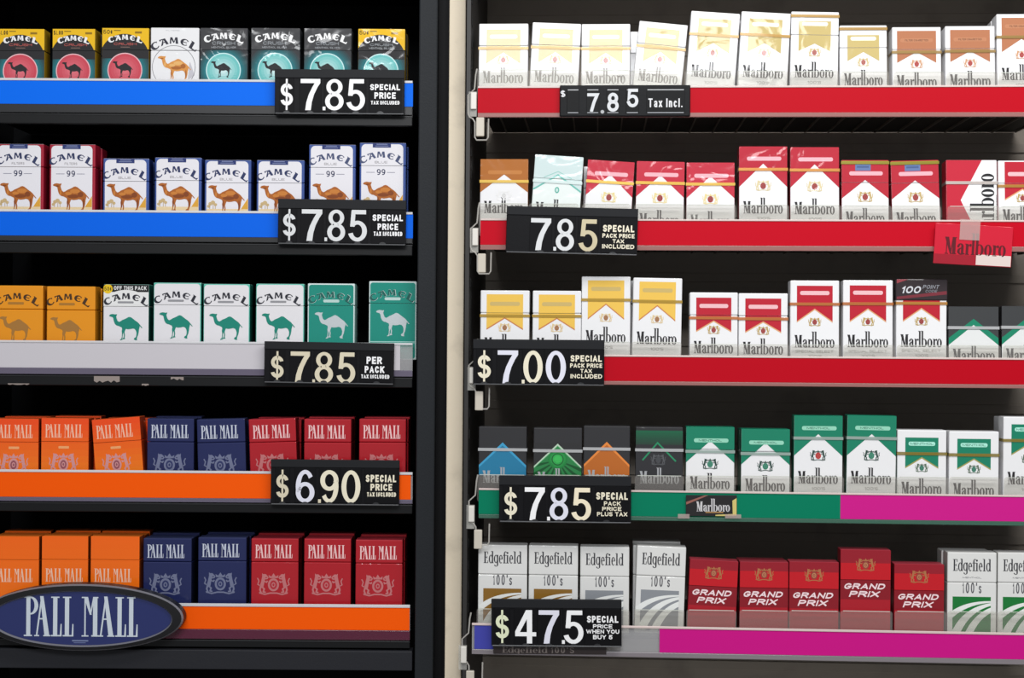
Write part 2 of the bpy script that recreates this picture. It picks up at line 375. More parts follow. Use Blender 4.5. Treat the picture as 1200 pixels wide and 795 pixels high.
class Art:
    def __init__(s, w, h): s.w = w; s.h = h; s.t = []
    def add(s, polys, rgb, layer, convex=False):
        for p in polys:
            for t in ([p] if (convex or len(p) < 4) else tris([p])):
                s.t.append((t, rgb, layer))
    def rect(s, x0, y0, x1, y1, rgb, layer): s.add([rc(x0, x1, y0, y1)], rgb, layer, True)
    def place(s, polys_w, rgb, layer, x0, x1, ybase, height):
        polys, w = polys_w
        k = (x1 - x0) / w
        s.add([[(x0 + a * k, ybase - b * height) for a, b in p] for p in polys], rgb, layer)
    def sans(s, t, rgb, layer, x0, x1, y0, y1, wt=.17, gap=.16, shear=0.0):
        H = y1 - y0
        ref = sans(t, wt, 1.0, gap, shear)[1]
        xs = 1.0
        for _ in range(6):
            ww = sans(t, wt, xs, gap)[1]; xs *= ((x1 - x0) / H / max(ww, .01)) ** 1.1
            xs = max(.25, min(4, xs))
        polys, w = sans(t, wt, xs, gap, shear)
        s.place((polys, w), rgb, layer, x0, x1, y1, H)
    def mark(s, cx, ybase, rgb, layer, half=21.5, size=7.2, sag=5.0, bold=0.04, wx=1.0):
        R = (half * half + sag * sag) / (2 * sag)
        amax = math.asin(half / R)
        for i, g in enumerate(word_old(bold)):
            a = -amax + 2 * amax * i / 4
            sz = size * (1.12 if i in (0, 4) else 1.0)
            out = []
            for p in g:
                q = []
                for x, y in p:
                    x *= sz * 1.28 * wx; y *= sz
                    q.append((cx + (R + y) * sin(a) + x * cos(a), ybase + R - (R + y) * cos(a) + x * sin(a)))
                out.append(q)
            s.add(out, rgb, layer)
    def camel(s, x0, y0, k, rgb, layer, detail=None):
        s.add([[(x0 + a * k, y0 + b * k) for a, b in CAMEL]], rgb, layer)
        if detail:
            d2, d3 = detail
            for (cx, cy, rx, ry, c) in ((24, 8.5, 6, 3, d2), (17, 11, 4, 2.2, d2), (30, 12, 3.4, 3.5, d3), (22, 14, 7, 2.6, d3), (5, 3, 2, 1, d3), (16.4, 21, .8, 6, d3), (33.3, 21, 1.0, 6, d3), (8.5, 10, 1.1, 3.6, d2)):
                s.add([ell(x0 + cx * k, y0 + cy * k, rx * k * .9, ry * k * .8, n=14)], c, layer + 1)
    def crest(s, cx, cy, w, h, beast, shield, layer, inner=None, crown=None, scroll=True):
        kx, ky = w / 30.0, h / 22.0
        crown = crown or beast
        def T(p): return [(cx + x * kx, cy + y * ky) for x, y in p]
        for m in (-1, 1):
            def B(pts, w): s.add([T(q) for q in band([(m * x, y) for x, y in pts], w)], beast, layer, True)
            s.add([T(ell(m * 8.4, -8.3, 2.3, 1.9, n=12)), T(ell(m * 6.4, -7.8, 1.2, .9, n=8)), T([(m * 9, -9.5), (m * 10.6, -11), (m * 10.6, -8)])], beast, layer)
            s.add([T([(m * 7.4, -7), (m * 10.6, -7.5), (m * 11.6, -2), (m * 12.8, 2.6), (m * 11.4, 4.6), (m * 9.2, 3), (m * 8.4, -2)])], beast, layer)
            B([(8.8, -5.2), (6, -5.4), (5, -7.2)], 1.3); B([(9, -2.6), (6.4, -1.6), (5.6, -3.2)], 1.3)
            B([(11, 3), (8.6, 5.4), (9.4, 8.4), (7.2, 9)], 1.6); B([(12, 3), (12.6, 6.2), (11.6, 9.2), (13.4, 9.6)], 1.6)
            B([(12.4, 2.2), (14.6, .6), (13.6, -3), (15, -6)], 1.1)
        s.add([T(ell(0, 1, 5.2, 6.8))], shield, layer + 1)
        if inner: s.add([T(ell(0, 1, 3.3, 4.6))], inner, layer + 2); s.add([T(q) for q in ering(0, 1, 1.8, 2.6, .9, 1.4)], shield, layer + 3, True)
        s.add([T([(-4, -6), (-4.6, -9.2), (-2, -7.6), (0, -11), (2, -7.6), (4.6, -9.2), (4, -6)])], crown, layer)
        if scroll:
            s.add([T(q) for q in band([(-13, 9.5), (-8, 11), (-3, 9.6), (3, 9.6), (8, 11), (13, 9.5)], 1.5)], beast, layer, True)
    def glow(s, cx, cy, r0, r1, c0, c1, layer, n=7):
        """printed vignette: rings from the rim colour c1 in to c0"""
        for i in range(n):
            f = i / (n - 1)
            r = r1 + (r0 - r1) * f
            s.add([ell(cx, cy, r, r, n=36)], tuple(round(c1[j] + (c0[j] - c1[j]) * f) for j in range(3)), layer)
            layer += .4
        return layer
    def grad(s, y0, y1, c0, c1, layer, n=10):
        for i in range(n):
            f = i / (n - 1)
            s.rect(0, y0 + (y1 - y0) * i / n, s.w, y0 + (y1 - y0) * (i + 1) / n, tuple(round(c0[j] + (c1[j] - c0[j]) * f) for j in range(3)), layer)

def emit(art, mb, x0, ztop, yface, inkf, y_lo=None, y_hi=None, step=0.00005):
    """lay the artwork on a mesh's front face; keep only the part with y in [y_lo, y_hi] (mm down from the top)"""
    ya = max(.3, y_lo if y_lo is not None else 0); yb = min(art.h - .3, y_hi if y_hi is not None else art.h)
    for idx, (t, rgb, layer) in enumerate(art.t):
        p = t
        for ax, v, less in ((1, ya, False), (1, yb, True), (0, .35, False), (0, art.w - .35, True)):
            if len(p) < 3: break
            p = clip_poly(p, ax, v, less)
        if len(p) < 3: continue
        a = sum(p[i][0] * p[(i + 1) % len(p)][1] - p[(i + 1) % len(p)][0] * p[i][1] for i in range(len(p)))
        if abs(a) < 1e-4: continue
        if a > 0: p = p[::-1]
        mb.poly([(x0 + x * .001, yface - step * (layer + 1 + (idx % 13) * .06), ztop - y * .001) for x, y in p], inkf(rgb))

# ------------------------------------------------------------------ pack designs: fn(art) draws on the front, returns look
WHITE = (238, 238, 240)
def d_disc(price, disc, rim, hot, sub, bold_line):
    def f(a):
        w = a.w; k = w / 55
        a.rect(0, 0, w, a.h, (46, 48, 52), 0)
        lay = a.glow(27 * k, 51, 21, 34, (20, 130, 140), (46, 48, 52), 1)
        if price:
            a.rect(0, 0, w, 25, (240, 190, 12), 5)
            a.add([ell(w * .48, 36, 29 * k, 29, 180, 360)], (34, 33, 36), 6)
            a.rect(0, 25, w, 27, (34, 33, 36), 6.2)
            a.sans(price, (70, 55, 10), 7, 1.5, 12.5, 2.2, 7.2, .16)
            a.rect(14, 2.6, 22, 3.6, (120, 95, 10), 7); a.rect(39, 4, 47, 6.5, (150, 115, 10), 7)
        else:
            a.rect(0, 0, w, 26, (58, 58, 61), 5)
        a.mark(27 * k, 14 if price else 13, (245, 245, 246), 8, half=15.5 * k if price else 17.5 * k, size=6.0 if price else 7.2, sag=3 if price else 3.8, bold=.09, wx=.9)
        a.sans('CRUSH', sub, 8, 14, 41, 17.5 if price else 16, 20.5 if price else 20, .17)
        if bold_line: a.sans('MENTHOL SILVER', (170, 175, 180), 8, 13, 42, 22, 24, .16)
        else: a.rect(22, 22.4, 33, 23, (150, 120, 110), 8)
        a.add([ell(27 * k, 50, 20.6, 20.6, n=44)], rim, 9)
        l2 = a.glow(27 * k, 50, 4, 19.4, hot, disc, 9.5, 6)
        a.camel(12.5 * k, 39.5, .62, (36, 36, 40), l2 + 1)
        side = (226, 178, 14) if price else (40, 42, 46)
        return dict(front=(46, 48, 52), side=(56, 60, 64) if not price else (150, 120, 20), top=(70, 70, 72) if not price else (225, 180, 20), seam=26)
    return f
def d_white_circle(a):
    a.mark(27.5, 19, (44, 44, 58), 1, half=20.5, size=7.6, sag=6.4, bold=.05)
    a.sans('FILTERS', (190, 190, 195), 1, 18, 34, 3, 4, .16)
    a.add(ering(27.5, 46.5, 25.6, 25.6, 25, 25, n=48), (120, 120, 125), 1, True)
    a.camel(8.5, 33.5, 1.0, (222, 150, 72), 2, ((235, 182, 110), (176, 104, 44)))
    a.add([[(46, 41), (47, 41), (52, 56), (44, 62)]], (200, 198, 205), 1)
    return dict(front=WHITE, side=(215, 215, 220), top=WHITE, seam=27)
def d_panel(edge, tall, word, wc, n99, edge2):
    """white panel with rounded top between coloured edges, stamp, tan animal with trees and a pyramid"""
    def f(a):
        w = a.w
        a.add([rrect(2.2, 1.6, w - 3.4, a.h + 8, 5)], (236, 234, 240), 1)
        a.rect(15.5, 0, 37, 5.6, (36, 52, 112), 3); a.rect(20, 1.2, 33, 2.4, (120, 130, 170), 4); a.rect(18.5, 3.4, 34, 4.3, (120, 130, 170), 4)
        a.mark(25.5, 17.5, wc, 2, half=19.5, size=7.2, sag=6.0, bold=.06)
        a.sans(word, (150, 146, 150), 2, 18, 33, 21.5, 24.3, .16)
        cy = 46 if tall else 30
        if n99:
            a.sans('99', (42, 48, 84), 2, 20.5, 30.5, 31, 38, .16)
            for x0, x1 in ((8, 18), (32.5, 42)): a.rect(x0, 34.6, x1, 35.3, (130, 130, 150), 2)
        a.rect(2.4, cy + 28, w - 3.6, cy + 46, (238, 214, 170), 2)
        a.add([[(w - 12, cy + 28), (w - 3.6, cy + 15), (w - 3.6, cy + 28)]], (226, 168, 60), 3)
        for x, y, r in ((7, 21, 2.4), (10, 19.5, 2.6), (13, 22, 2), (5, 24, 2)): a.add([ell(x, cy + y + 1, r, r * .9, n=12)], (205, 178, 130), 3)
        for x in (6, 10, 12.5): a.rect(x, cy + 22, x + .7, cy + 28, (190, 160, 110), 3)
        a.camel(4.2, cy, 1.1, (176, 98, 32), 5, ((206, 128, 52), (134, 66, 20)))
        return dict(front=edge, side=edge2, top=(228, 226, 232), seam=27)
    return f
def d_amber(a):
    a.mark(25.5, 16, (70, 44, 16), 1, half=19.5, size=7.2, sag=6.0, bold=.06)
    a.add([rrect(14.5, 19.5, 33.5, 22.5, 1.2)], (176, 120, 40), 1)
    a.camel(4.5, 36.5, .95, (168, 118, 52), 2)
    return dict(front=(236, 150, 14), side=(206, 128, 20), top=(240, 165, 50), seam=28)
TEAL = (8, 134, 116)
def d_green(banner):
    def f(a):
        w = a.w
        a.add([rrect(1.0, 1.2, w - 1.2, a.h + 8, 4)], (232, 230, 234), 1)
        if banner:
            a.rect(0, 0, w, 26.5, (236, 236, 236), 2)
            a.rect(0, 0, w, 9, (22, 22, 24), 3)
            a.add([ell(w / 2, 24, 27, 17.5, 180, 360)], (236, 236, 236), 3.5)
            a.add([ell(5.4, 5.4, 5.6, 5.6)], (240, 200, 20), 4); a.sans('50\u00a2', (60, 50, 10), 5, 1.2, 9.6, 3, 7.6, .15)
            a.sans('OFF THIS PACK', (245, 245, 245), 5, 12.5, 51, 2, 6.6, .17)
        a.mark(27, 17.5, (34, 36, 48), 6, half=20, size=7.2, sag=6.0, bold=.06 if banner else .03)
        a.add([rrect(17, 20, 36, 22.4, 1.1)], (150, 150, 155), 6)
        a.camel(7.0, 35, 1.0, TEAL, 6)
        return dict(front=(236, 236, 236) if banner else (96, 196, 176), side=(18, 96, 84), top=(170, 224, 214), seam=26)
    return f
def d_teal(a):
    w = a.w
    a.add([rrect(1.6, 1.6, w - 1.6, a.h - 1.4, 3)], (12, 140, 124), 1)
    a.mark(27.3, 17.2, (210, 222, 220), 2, half=20, size=7.4, sag=5.6, bold=.05)
    a.mark(27, 17.0, (14, 92, 84), 3, half=20, size=7.0, sag=5.6, bold=.05)
    a.add([rrect(18.5, 19, 37.5, 22.4, 1.6)], (190, 216, 212), 2)
    a.camel(8.5, 34, 1.0, (196, 204, 208), 3)
    a.rect(2, 71, w - 2, 72, (170, 220, 214), 3); a.rect(2, 73, w - 2, 73.5, (170, 220, 214), 3)
    return dict(front=(214, 228, 228), side=(150, 190, 186), top=(230, 238, 238), seam=26)
def d_tall(base, low, lit, crestc, pill=False, plain=False):
    def f(a):
        w = a.w
        if low: a.grad(0, a.h, base, low, 0, 12)
        yb = 23 if not plain else 54
        a.place(word_tall(), lit, 2, 4.6, 48.5, yb, 15.6)
        a.add([[(0, 27.4), (w, 27.4), (w, 27.9), (0, 27.9)]], tuple(min(255, int(c * 1.35 + 14)) for c in base), 1)
        if pill and not plain: a.add([rrect(20.5, 33, 33, 36, .8)], (246, 170, 110), 2)
        if not plain: 
            a.crest(26.5, 53.5, 38 if not pill else 34, 25, crestc, crestc, 2, inner=tuple(int(b_ * .8 + c_ * .2) for b_, c_ in zip(base, crestc)) if not pill else (150, 84, 96))
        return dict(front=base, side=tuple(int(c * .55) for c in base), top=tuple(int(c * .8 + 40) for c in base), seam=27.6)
    return f
GOLD = (190, 150, 40)
def d_flag(c, edge, tall, framed=True, strip=(196, 150, 40), line='', beast=(190, 160, 90), shield=(160, 40, 36), cover=False, stamp=False, strip_y=None, bg=WHITE, pale=(240, 180, 190), under='', word=(34, 32, 36), pilltxt=None, apex=None, sideY=None, flagtop=6.0, word_top=None, lf=1.0, inset=7.4, top_c=None):
    """white pack: coloured field with a roof-shaped lower edge, small crest and tall slab lettering"""
    def f(a):
        w = a.w; k = w / 55.0
        x0, x1 = (inset * k, w - inset * k) if framed else (0, w)
        y0 = flagtop if framed else 0
        ap = apex if apex is not None else (32 if framed else 20)
        sy = sideY if sideY is not None else (44 if not tall else 46.5)
        cx = w / 2
        if edge:
            t = 1.6
            a.add([[(x0, y0), (x1, y0), (x1, sy + t), (cx, ap + t), (x0, sy + t)]], edge, 1)
        a.add([[(x0, y0), (x1, y0), (x1, sy), (cx, ap), (x0, sy)]], c, 2)
        py = 13.2 if not tall else 12
        a.add([rrect(x0 + 3.6 * k if framed else 9 * k, py, x1 - 3.6 * k if framed else w - 7 * k, py + 4.6, 2)], pale, 3)
        if pilltxt: a.sans(pilltxt, pilltxt_c(c), 4, cx - 13, cx + 13, py + 1.2, py + 3.4, .16)
        cyc = (42.5 if not tall else 47) if framed else (42 if not tall else 45)
        a.crest(cx, cyc, 14.5 * k * (1 if framed else 1.25), 9.5 * (1 if framed else 1.25), beast, shield, 3, inner=tuple(min(255, int(v * .6 + 60)) for v in shield))
        wt = word_top if word_top is not None else (51.4 if not tall else (58 if framed else 59))
        hh = 18.2
        a.place(word_slab(), word, 3, 4.6 * k, w - 5.4 * k, wt + hh, hh)
        if under: a.sans(under, (165, 165, 160), 3, 6 * k, w - 6.5 * k, wt + hh + 3, wt + hh + 6, .15)
        if tall: a.sans("100'S", (150, 148, 145), 3, cx - 7, cx + 8, wt + hh + (8.4 if under else 4.0), wt + hh + (11.2 if under else 7.2), .14)
        if stamp:
            a.rect(16 * k, 2, 34 * k, 12.4, (96, 120, 168), 3); a.rect(18 * k, 4, 32 * k, 5, (70, 92, 140), 4); a.rect(18 * k, 7, 32 * k, 9, (70, 92, 140), 4)
            a.rect(1, 1.2, w - 1, 5.0, (160, 150, 40), 5)
        s_y = strip_y if strip_y is not None else ((27.5 if not tall else 25.2) if framed else (22.5 if not tall else 25))
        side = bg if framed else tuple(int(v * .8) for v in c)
        return dict(front=bg, side=side, top=(top_c or (bg if framed else c)), seam=26 if not tall else 27, strip=(s_y, strip))
    return f
def pilltxt_c(c): return tuple(int(v * .6) for v in c)
def d_dark(tentc, core, lid, word=(170, 172, 176), kind='tent'):
    def f(a):
        w = a.w; cx = w / 2
        if kind == 'tent':
            a.add([[(cx, 18), (w - .6, 44), (w - .6, 56), (.6, 56), (.6, 44)]], tentc, 1)
            a.add([[(cx, 18), (w - .6, 44), (w - .6, 47), (cx, 21.5), (.6, 47), (.6, 44)]], tuple(min(255, int(v * 1.12 + 22)) for v in tentc), 2)
            if core == 'disc':
                for i in range(9):
                    an = radians(18 + i * 18)
                    a.add([[(cx, 37), (cx + 40 * cos(an), 37 + 40 * sin(an)), (cx + 40 * cos(an + .14), 37 + 40 * sin(an + .14))]], (10, 84, 40), 2)
                a.add([[(cx, 18), (w - .6, 44), (w - .6, 46), (cx, 20.4), (.6, 46), (.6, 44)]], (190, 214, 190), 3)
                a.rect(0, 56, w, 90, (44, 44, 46), 3)
                a.add([[(0, 17), (cx, 17), (0, 44)]], (44, 44, 46), 3); a.add([[(w, 17), (cx, 17), (w, 44)]], (44, 44, 46), 3)
                a.glow(cx, 36, 4, 11, (60, 190, 90), (24, 130, 60), 3.2, 5); a.add(ering(cx, 36, 7, 7, 5.8, 5.8), (16, 96, 46), 6, True)
        elif kind == 'line':
            a.grad(4, 20, (22, 96, 66), (36, 66, 52), 1, 6)
            a.rect(0, 20, w, 90, (44, 44, 48), 1.5)
            a.add([q for q in band([(8, 38), (cx - 2, 18), (w - 8, 39)], 1.8)], (36, 140, 96), 2, True)
            a.crest(cx - 1, 37, 17, 12, (86, 88, 92), (70, 72, 76), 3)
        elif kind == 'white':
            a.rect(0, 26, w, a.h, (236, 236, 236), 1)
            a.rect(0, 0, w, 24, (58, 60, 62), 2)
            a.add([[(0, 24), (w, 24), (w, 42), (cx, 22), (0, 42)]], (58, 60, 62), 1.5)
            a.add([[(cx, 14), (w, 36), (w, 44), (cx, 21), (0, 44), (0, 36)]], (10, 132, 100), 3)
            a.add([[(cx, 21), (w, 44), (w, 48), (0, 48), (0, 44)]], (228, 230, 230), 3)
        a.place(word_slab(), word, 4, 4.6, w - 4.6, 62 if kind == 'white' else 64.5, 18.2)
        return dict(front=(46, 46, 49), side=(36, 36, 39), top=(62, 62, 65), seam=26, strip=(24.5 if kind != 'white' else 22.5, (205, 206, 208)))
    return f
def d_pale_menthol(a):
    w = a.w; cx = w / 2
    a.add([[(0, 0), (w, 0), (w, 40), (cx, 22), (0, 40)]], (206, 224, 224), 1)
    a.add(band([(0, 41), (cx, 22.5), (w, 41)], 1.8), (110, 190, 178), 2, True)
    a.add(band([(12, 26), (cx, 18.5), (w - 12, 26)], .8), (140, 200, 190), 2, True)
    a.add([ell(cx, 40, 2.6, 3.6)], (90, 176, 160), 2); a.add([ell(cx, 40, 1.4, 2.2)], (200, 230, 224), 3)
    a.place(word_slab(), (40, 40, 44), 3, 4.6, w - 4.6, 69, 18.2)
    return dict(front=(232, 240, 238), side=(214, 228, 226), top=(230, 236, 236), seam=27, strip=(29, (176, 190, 188)))
def d_sideways(a):
    w = a.w
    a.add([[(0, 0), (40, 0), (16, 46), (38, 92), (0, 92)]], (196, 24, 52), 1)
    polys, ww = word_slab()
    k = 76 / ww
    # lettering runs upwards
    a.add([[(53 - b * 27, 92 - x * k) for x, b in p] for p in polys], (26, 26, 30), 3)
    polys, w2 = sans('FILTER CIGARETTES', .16)
    a.add([[(58 - b * 2.6, 76 - x * 36 / w2) for x, b in p] for p in polys], (90, 90, 95), 3)
    return dict(front=(240, 240, 242), side=(196, 24, 52), top=(236, 200, 206), seam=26, strip=(24.5, (206, 196, 190)))
def d_fields(c, menthol):
    def f(a):
        w = a.w; k = w / 55
        a.place(word_edge(), (52, 52, 58), 2, 6.2 * k, w - 6.4 * k, 21, 13.2)
        if menthol: a.sans('MENTHOL', (130, 130, 135), 2, 17 * k, 38 * k, 27.6, 29.2, .16)
        polys, ww = sans("100's", .11, .66, .2)
        a.place((polys, ww), (84, 84, 90), 2, 17 * k, 38 * k, 46, 12)
        x0, x1, y0, y1 = 6 * k, w - 6.4 * k, 50, a.h - 3
        a.rect(x0, y0, x1, y1, c, 1)
        lite = (236, 238, 236)
        def bez(p, n=12): return [tuple((1 - t) ** 2 * p[0][j] + 2 * t * (1 - t) * p[1][j] + t * t * p[2][j] for j in (0, 1)) for t in [i / n for i in range(n + 1)]]
        for up, lo in (([(1, 70), (18, 54), (52, 54.6)], [(1, 79), (20, 57.5), (52, 56.2)]),
                       ([(2, 98), (14, 61), (52, 56.2)], [(12, 98), (23, 65.5), (52, 59)]),
                       ([(17, 98), (28, 68), (52, 60.8)], [(26, 98), (35, 73), (52, 66.5)])):
            U, O = bez(up), bez(lo)
            qs = [[U[i], U[i + 1], O[i + 1], O[i]] for i in range(12)]
            qs = [clip_poly(clip_poly(clip_poly([(x * k, y) for x, y in q], 0, x1, True), 0, 1.2, False), 1, y1, True) for q in qs]
            a.add([q for q in qs if len(q) > 2], lite, 3, False)
        return dict(front=(226, 226, 224), side=(190, 190, 186), top=(222, 222, 220), seam=34)
    return f
def d_grand(a):
    w = a.w; k = w / 55
    base = (172, 14, 34)
    oy = a.h - 88 if a.h < 94 else 1
    a.rect(0, 0, w, 16 + oy, (152, 16, 36), 1); a.rect(0, 14 + oy, w, 33 + oy, (198, 8, 28), 2)
    a.rect(0, 33 + oy, w, 55 + oy, (138, 8, 28), 2)
    a.crest(w / 2, 16 + oy * .6, 21 * k, 14, (176, 112, 70), (150, 70, 56), 3, inner=(190, 130, 90))
    a.sans('GRAND', (248, 222, 226), 5, 3.5, w - 7.5, 37 + oy, 43.6 + oy, .24, shear=.35, gap=.2)
    a.sans('PRIX', (248, 222, 226), 5, 9.5, w - 14, 45.6 + oy, 52.4 + oy, .24, shear=.35, gap=.2)
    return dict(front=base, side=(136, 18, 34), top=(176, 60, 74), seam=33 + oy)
RED = (188, 18, 44)

# ------------------------------------------------------------------ pack builder
DESIGN_CACHE = {}
def make_pack(fn, w, h, depth=0.022, extra=None, wrap=None):
    """w, h in metres; origin at the middle of the front bottom edge; parts: box, lid, tear strip"""
    a = Art(w * 1000, h * 1000)
    L = fn(a)
    t = bpy.data.objects.new('cigarette_pack', None); COL.objects.link(t); t.empty_display_size = .02
    seam = L['seam'] * .001
    fm, sm, tm = ink(L['front']), ink(L['side']), ink(L['top'])
    b = MB(); b.box(-w / 2, w / 2, 0, depth, 0, h - seam - .0002, fm, .0011, sm)
    emit(a, b, -w / 2, h, 0, ink, y_lo=L['seam'] + .25)
    b.build('box', t)
    l = MB(); l.box(-w / 2, w / 2, 0, depth, h - seam + .0002, h, fm, .0011, sm, tm)
    emit(a, l, -w / 2, h, 0, ink, y_hi=L['seam'] - .25)
    l.build('lid', t)
    if L.get('strip'):
        y, c = L['strip']
        z1 = h - y * .001; z0 = z1 - .0034; g = .0010
        m = mat('tear_tape', c, .3, .3, alpha=.82, metal=.25)
        s = MB()
        pts = [(-w / 2 - g * .5, depth * .9), (-w / 2 - g * .5, -g), (w / 2 + g * .5, -g), (w / 2 + g * .5, depth * .9)]
        for i in range(3):
            (xa, ya), (xb, yb) = pts[i], pts[i + 1]
            s.poly([(xa, ya, z0), (xb, yb, z0), (xb, yb, z1), (xa, ya, z1)], m)
        s.build('tear_strip', t)
    if wrap:
        wrap(t, w, h, depth)
    return t, L

ORD = ['first', 'second', 'third', 'fourth', 'fifth', 'sixth']
NUM = {2: 'two', 3: 'three', 4: 'four', 5: 'five', 6: 'six'}
ROWN = ['top', 'second', 'third', 'fourth', 'bottom']
def promo_wrap(t, w, h, depth):
    """dark printed sleeve pulled over the top of the pack"""
    z0 = h - .0235
    m = ink((44, 34, 38))
    a = Art(w * 1000, 23.5)
    a.add([[(0, 20), (58, 13), (58, 17), (0, 23)]], (120, 40, 52), 1); a.add([[(0, 0), (14, 0), (0, 5)]], (150, 60, 70), 1)
    a.sans('100', (214, 216, 222), 2, 5, 26, 8, 16, .2, shear=.3); a.sans('POINT', (150, 152, 160), 2, 29, 47, 6.5, 10.8, .18, shear=.3); a.sans('CODE', (130, 132, 140), 2, 32, 45, 12, 15, .18, shear=.3)
    b = MB(); b.box(-w / 2 - .0006, w / 2 + .0006, -.0014, depth + .0006, z0, h + .0006, m, .0011)
    emit(a, b, -w / 2, h + .0004, -.0014, ink)
    b.build('promo_sleeve', t)

def clear_mat(): return clear('clear_plastic', (222, 216, 212), .10)

def shelf_row(plane, side, row, deck_y, deck_px, packs, tilt, stops, behind=()):
    """packs: (x_left, x_right, y_top_centre, roll_deg, yaw_deg, design, desc)"""
    zdeck = plane.at(deck_px, deck_y, .012)[1]
    counts = {}
    for p in packs: counts[p[6]] = counts.get(p[6], 0) + 1
    seen = {}
    where = f'{ROWN[row]} {side} shelf'
    for i, (xl, xr, yt, roll, yaw, fn, desc) in enumerate(packs):
        d = .012 + (.0 if roll else .001 * ((i * 7) % 3))
        ua, za = plane.at(xl, yt, d); ub, zb = plane.at(xr, yt, d)
        rr = radians(roll - .42 if abs(roll) > .8 else 0)
        w = (ub - ua) / (1.0 if abs(roll) < 1 else cos(rr))
        zt = (za + zb) / 2; um = (ua + ub) / 2
        lift = w / 2 * abs(sin(rr))
        tl = radians(tilt + (random.uniform(-.5, .5) if tilt else 0))
        h = (zt - zdeck - lift) / cos(rr) / cos(tl)
        t, L = make_pack(fn, w, h, wrap=promo_wrap if desc == 'tall white pack with dark sleeve' else None)
        base_u = um - h * sin(rr)
        t.location = plane.world(base_u, d, zdeck + lift + .0002)
        M = Matrix.Rotation(-plane.th + radians(yaw), 4, 'Z') @ Matrix.Rotation(rr, 4, 'Y') @ Matrix.Rotation(-tl, 4, 'X')
        t.rotation_euler = M.to_euler()
        k = seen.get(desc, 0); seen[desc] = k + 1
        n = counts[desc]
        which = f', {ORD[k]} of {NUM[n]} from left' if n > 1 else ''
        tag(t, f'{desc}{which}, {where}', 'cigarette pack', f'cigarette packs on the {where}')
        # packs queued behind
        nb = dict(behind).get(i, 0)
        if nb:
            for j in range(1, nb + 1):
                q = MB()
                hh = h - .0015 * (j % 2)
                q.box(-w / 2, w / 2, 0, .022, 0, hh - L['seam'] * .001 - .0002, ink(L['front']), .0011, ink(L['side']))
                q.box(-w / 2, w / 2, 0, .022, hh - L['seam'] * .001 + .0002, hh, ink(L['front']), .0011, ink(L['side']), ink(L['top']))
                o = q.build('cigarette_pack')
                dd = d + .0245 * j + (.004 if tilt else 0) * j
                o.location = plane.world(base_u + (.0012 * ((i * 5 + j * 3) % 3 - 1)), dd, zdeck + .0002)
                o.rotation_euler = (-tl, 0, -plane.th)
                tag(o, f'{"second " if j > 1 else ""}pack behind {desc}{which.replace(" from left", "")}, {where}', 'cigarette pack', f'packs queued behind the front row, {where}')
        if stops:
            hs, over = stops
            ys = hs[i] if isinstance(hs, (list, tuple)) else hs
            us, zs = plane.at((xl + xr) / 2, ys, .006)
            s = MB()
            ww = w + .0015
            pts = rrect(-ww / 2, -(zs - zdeck), ww / 2, 0, .003, 4)
            s.prism([(x, -y) for x, y in pts], -.0006, .0006, clear_mat())
            rim = clear('clear_plastic_edge', (236, 240, 232), .6)
            hh = zs - zdeck
            s.box(-ww / 2 + .003, ww / 2 - .003, -.0007, .0007, hh - .0007, hh, rim)
            o = s.build('front_stop')
            o.location = plane.world(base_u if abs(roll) > 1 else um, .006, zdeck + .0001)
            o.rotation_euler = (0, 0, -plane.th)
            tag(o, f'clear stop before {desc}{which.replace(" from left", "")}, {ROWN[row]} shelf', 'front stop', f'clear front stops, {where}')
    return zdeck

# ------------------------------------------------------------------ the two racks
BLACK = mat('black_metal', (14, 15, 18), .55, noise=.3, nscale=30)
CHAR = mat('charcoal_metal', (34, 37, 41), .55, bump=.06, bscale=300, spec=.2)
CHAR2 = mat('black_recess', (14, 14, 17), .6, spec=.2)
INT_L = mat('black_liner', (5, 6, 9), .8, spec=.15)
INT_R = mat('dark_liner', (168, 158, 147), .75, noise=.25, nscale=14)
CREAM = mat('cream_laminate', (230, 216, 192), .6, noise=.22, nscale=24, bump=.05, bscale=120)
GREYPL = mat('grey_plastic', (34, 35, 38), .4)
RIB = mat('streak_rib', (140, 133, 122), .35)

def xbox(mb, plane, px0, px1, py, d0, d1, z0, z1, m, bev=0.0, ref_d=None):
    u0 = plane.at(px0, py, d0 if ref_d is None else ref_d)[0]; u1 = plane.at(px1, py, d0 if ref_d is None else ref_d)[0]
    mb.box(u0, u1, d0, d1, z0, z1, m, bev)
ZT, ZB = ZC + .50, 0.0
rl = root('display_rack', LEFT, 0, 0, 0)
tag(rl, 'black display rack with charcoal upright, left of the cream post', 'display rack')
m = MB(); xbox(m, LEFT, -260, 512, 397, .255, .262, ZB, ZT, INT_L, ref_d=0); m.build('back_panel', rl)
m = MB(); xbox(m, LEFT, 488.6, 510.3, 397, -.006, .254, ZB, ZT, CHAR, .0015); m.build('upright', rl)
m = MB(); xbox(m, LEFT, 510.5, 523.5, 397, .02, .25, ZB, ZT, CHAR2, ref_d=.0); m.build('side_channel', rl)
m = MB()
zl0 = LEFT.at(240, 785, -.004)[1]; zl1 = LEFT.at(240, 762, -.004)[1]
xbox(m, LEFT, -60, 483, 770, -.004, .02, zl0, zl1, mat('dark_grey_metal', (40, 41, 46), .5, bump=.05, bscale=200, spec=.2), .001)
m.build('bottom_ledge', rl)
m = MB(); xbox(m, LEFT, -70, 488, 397, .03, .254, ZC + .446, ZC + .46, INT_L, ref_d=0); m.build('unseen_shade_top', rl)  # unseen board added above the view to shade the liner
m = MB(); xbox(m, LEFT, -76, -71, 397, 0, .254, ZB, ZT, INT_L, ref_d=0); m.build('side_panel', rl)  # unseen end panel, added to close the left end against light
m = MB(); xbox(m, LEFT, 523.9, 543.2, 397, -.022, .24, ZB, ZT, CREAM, .0012, ref_d=-.022)
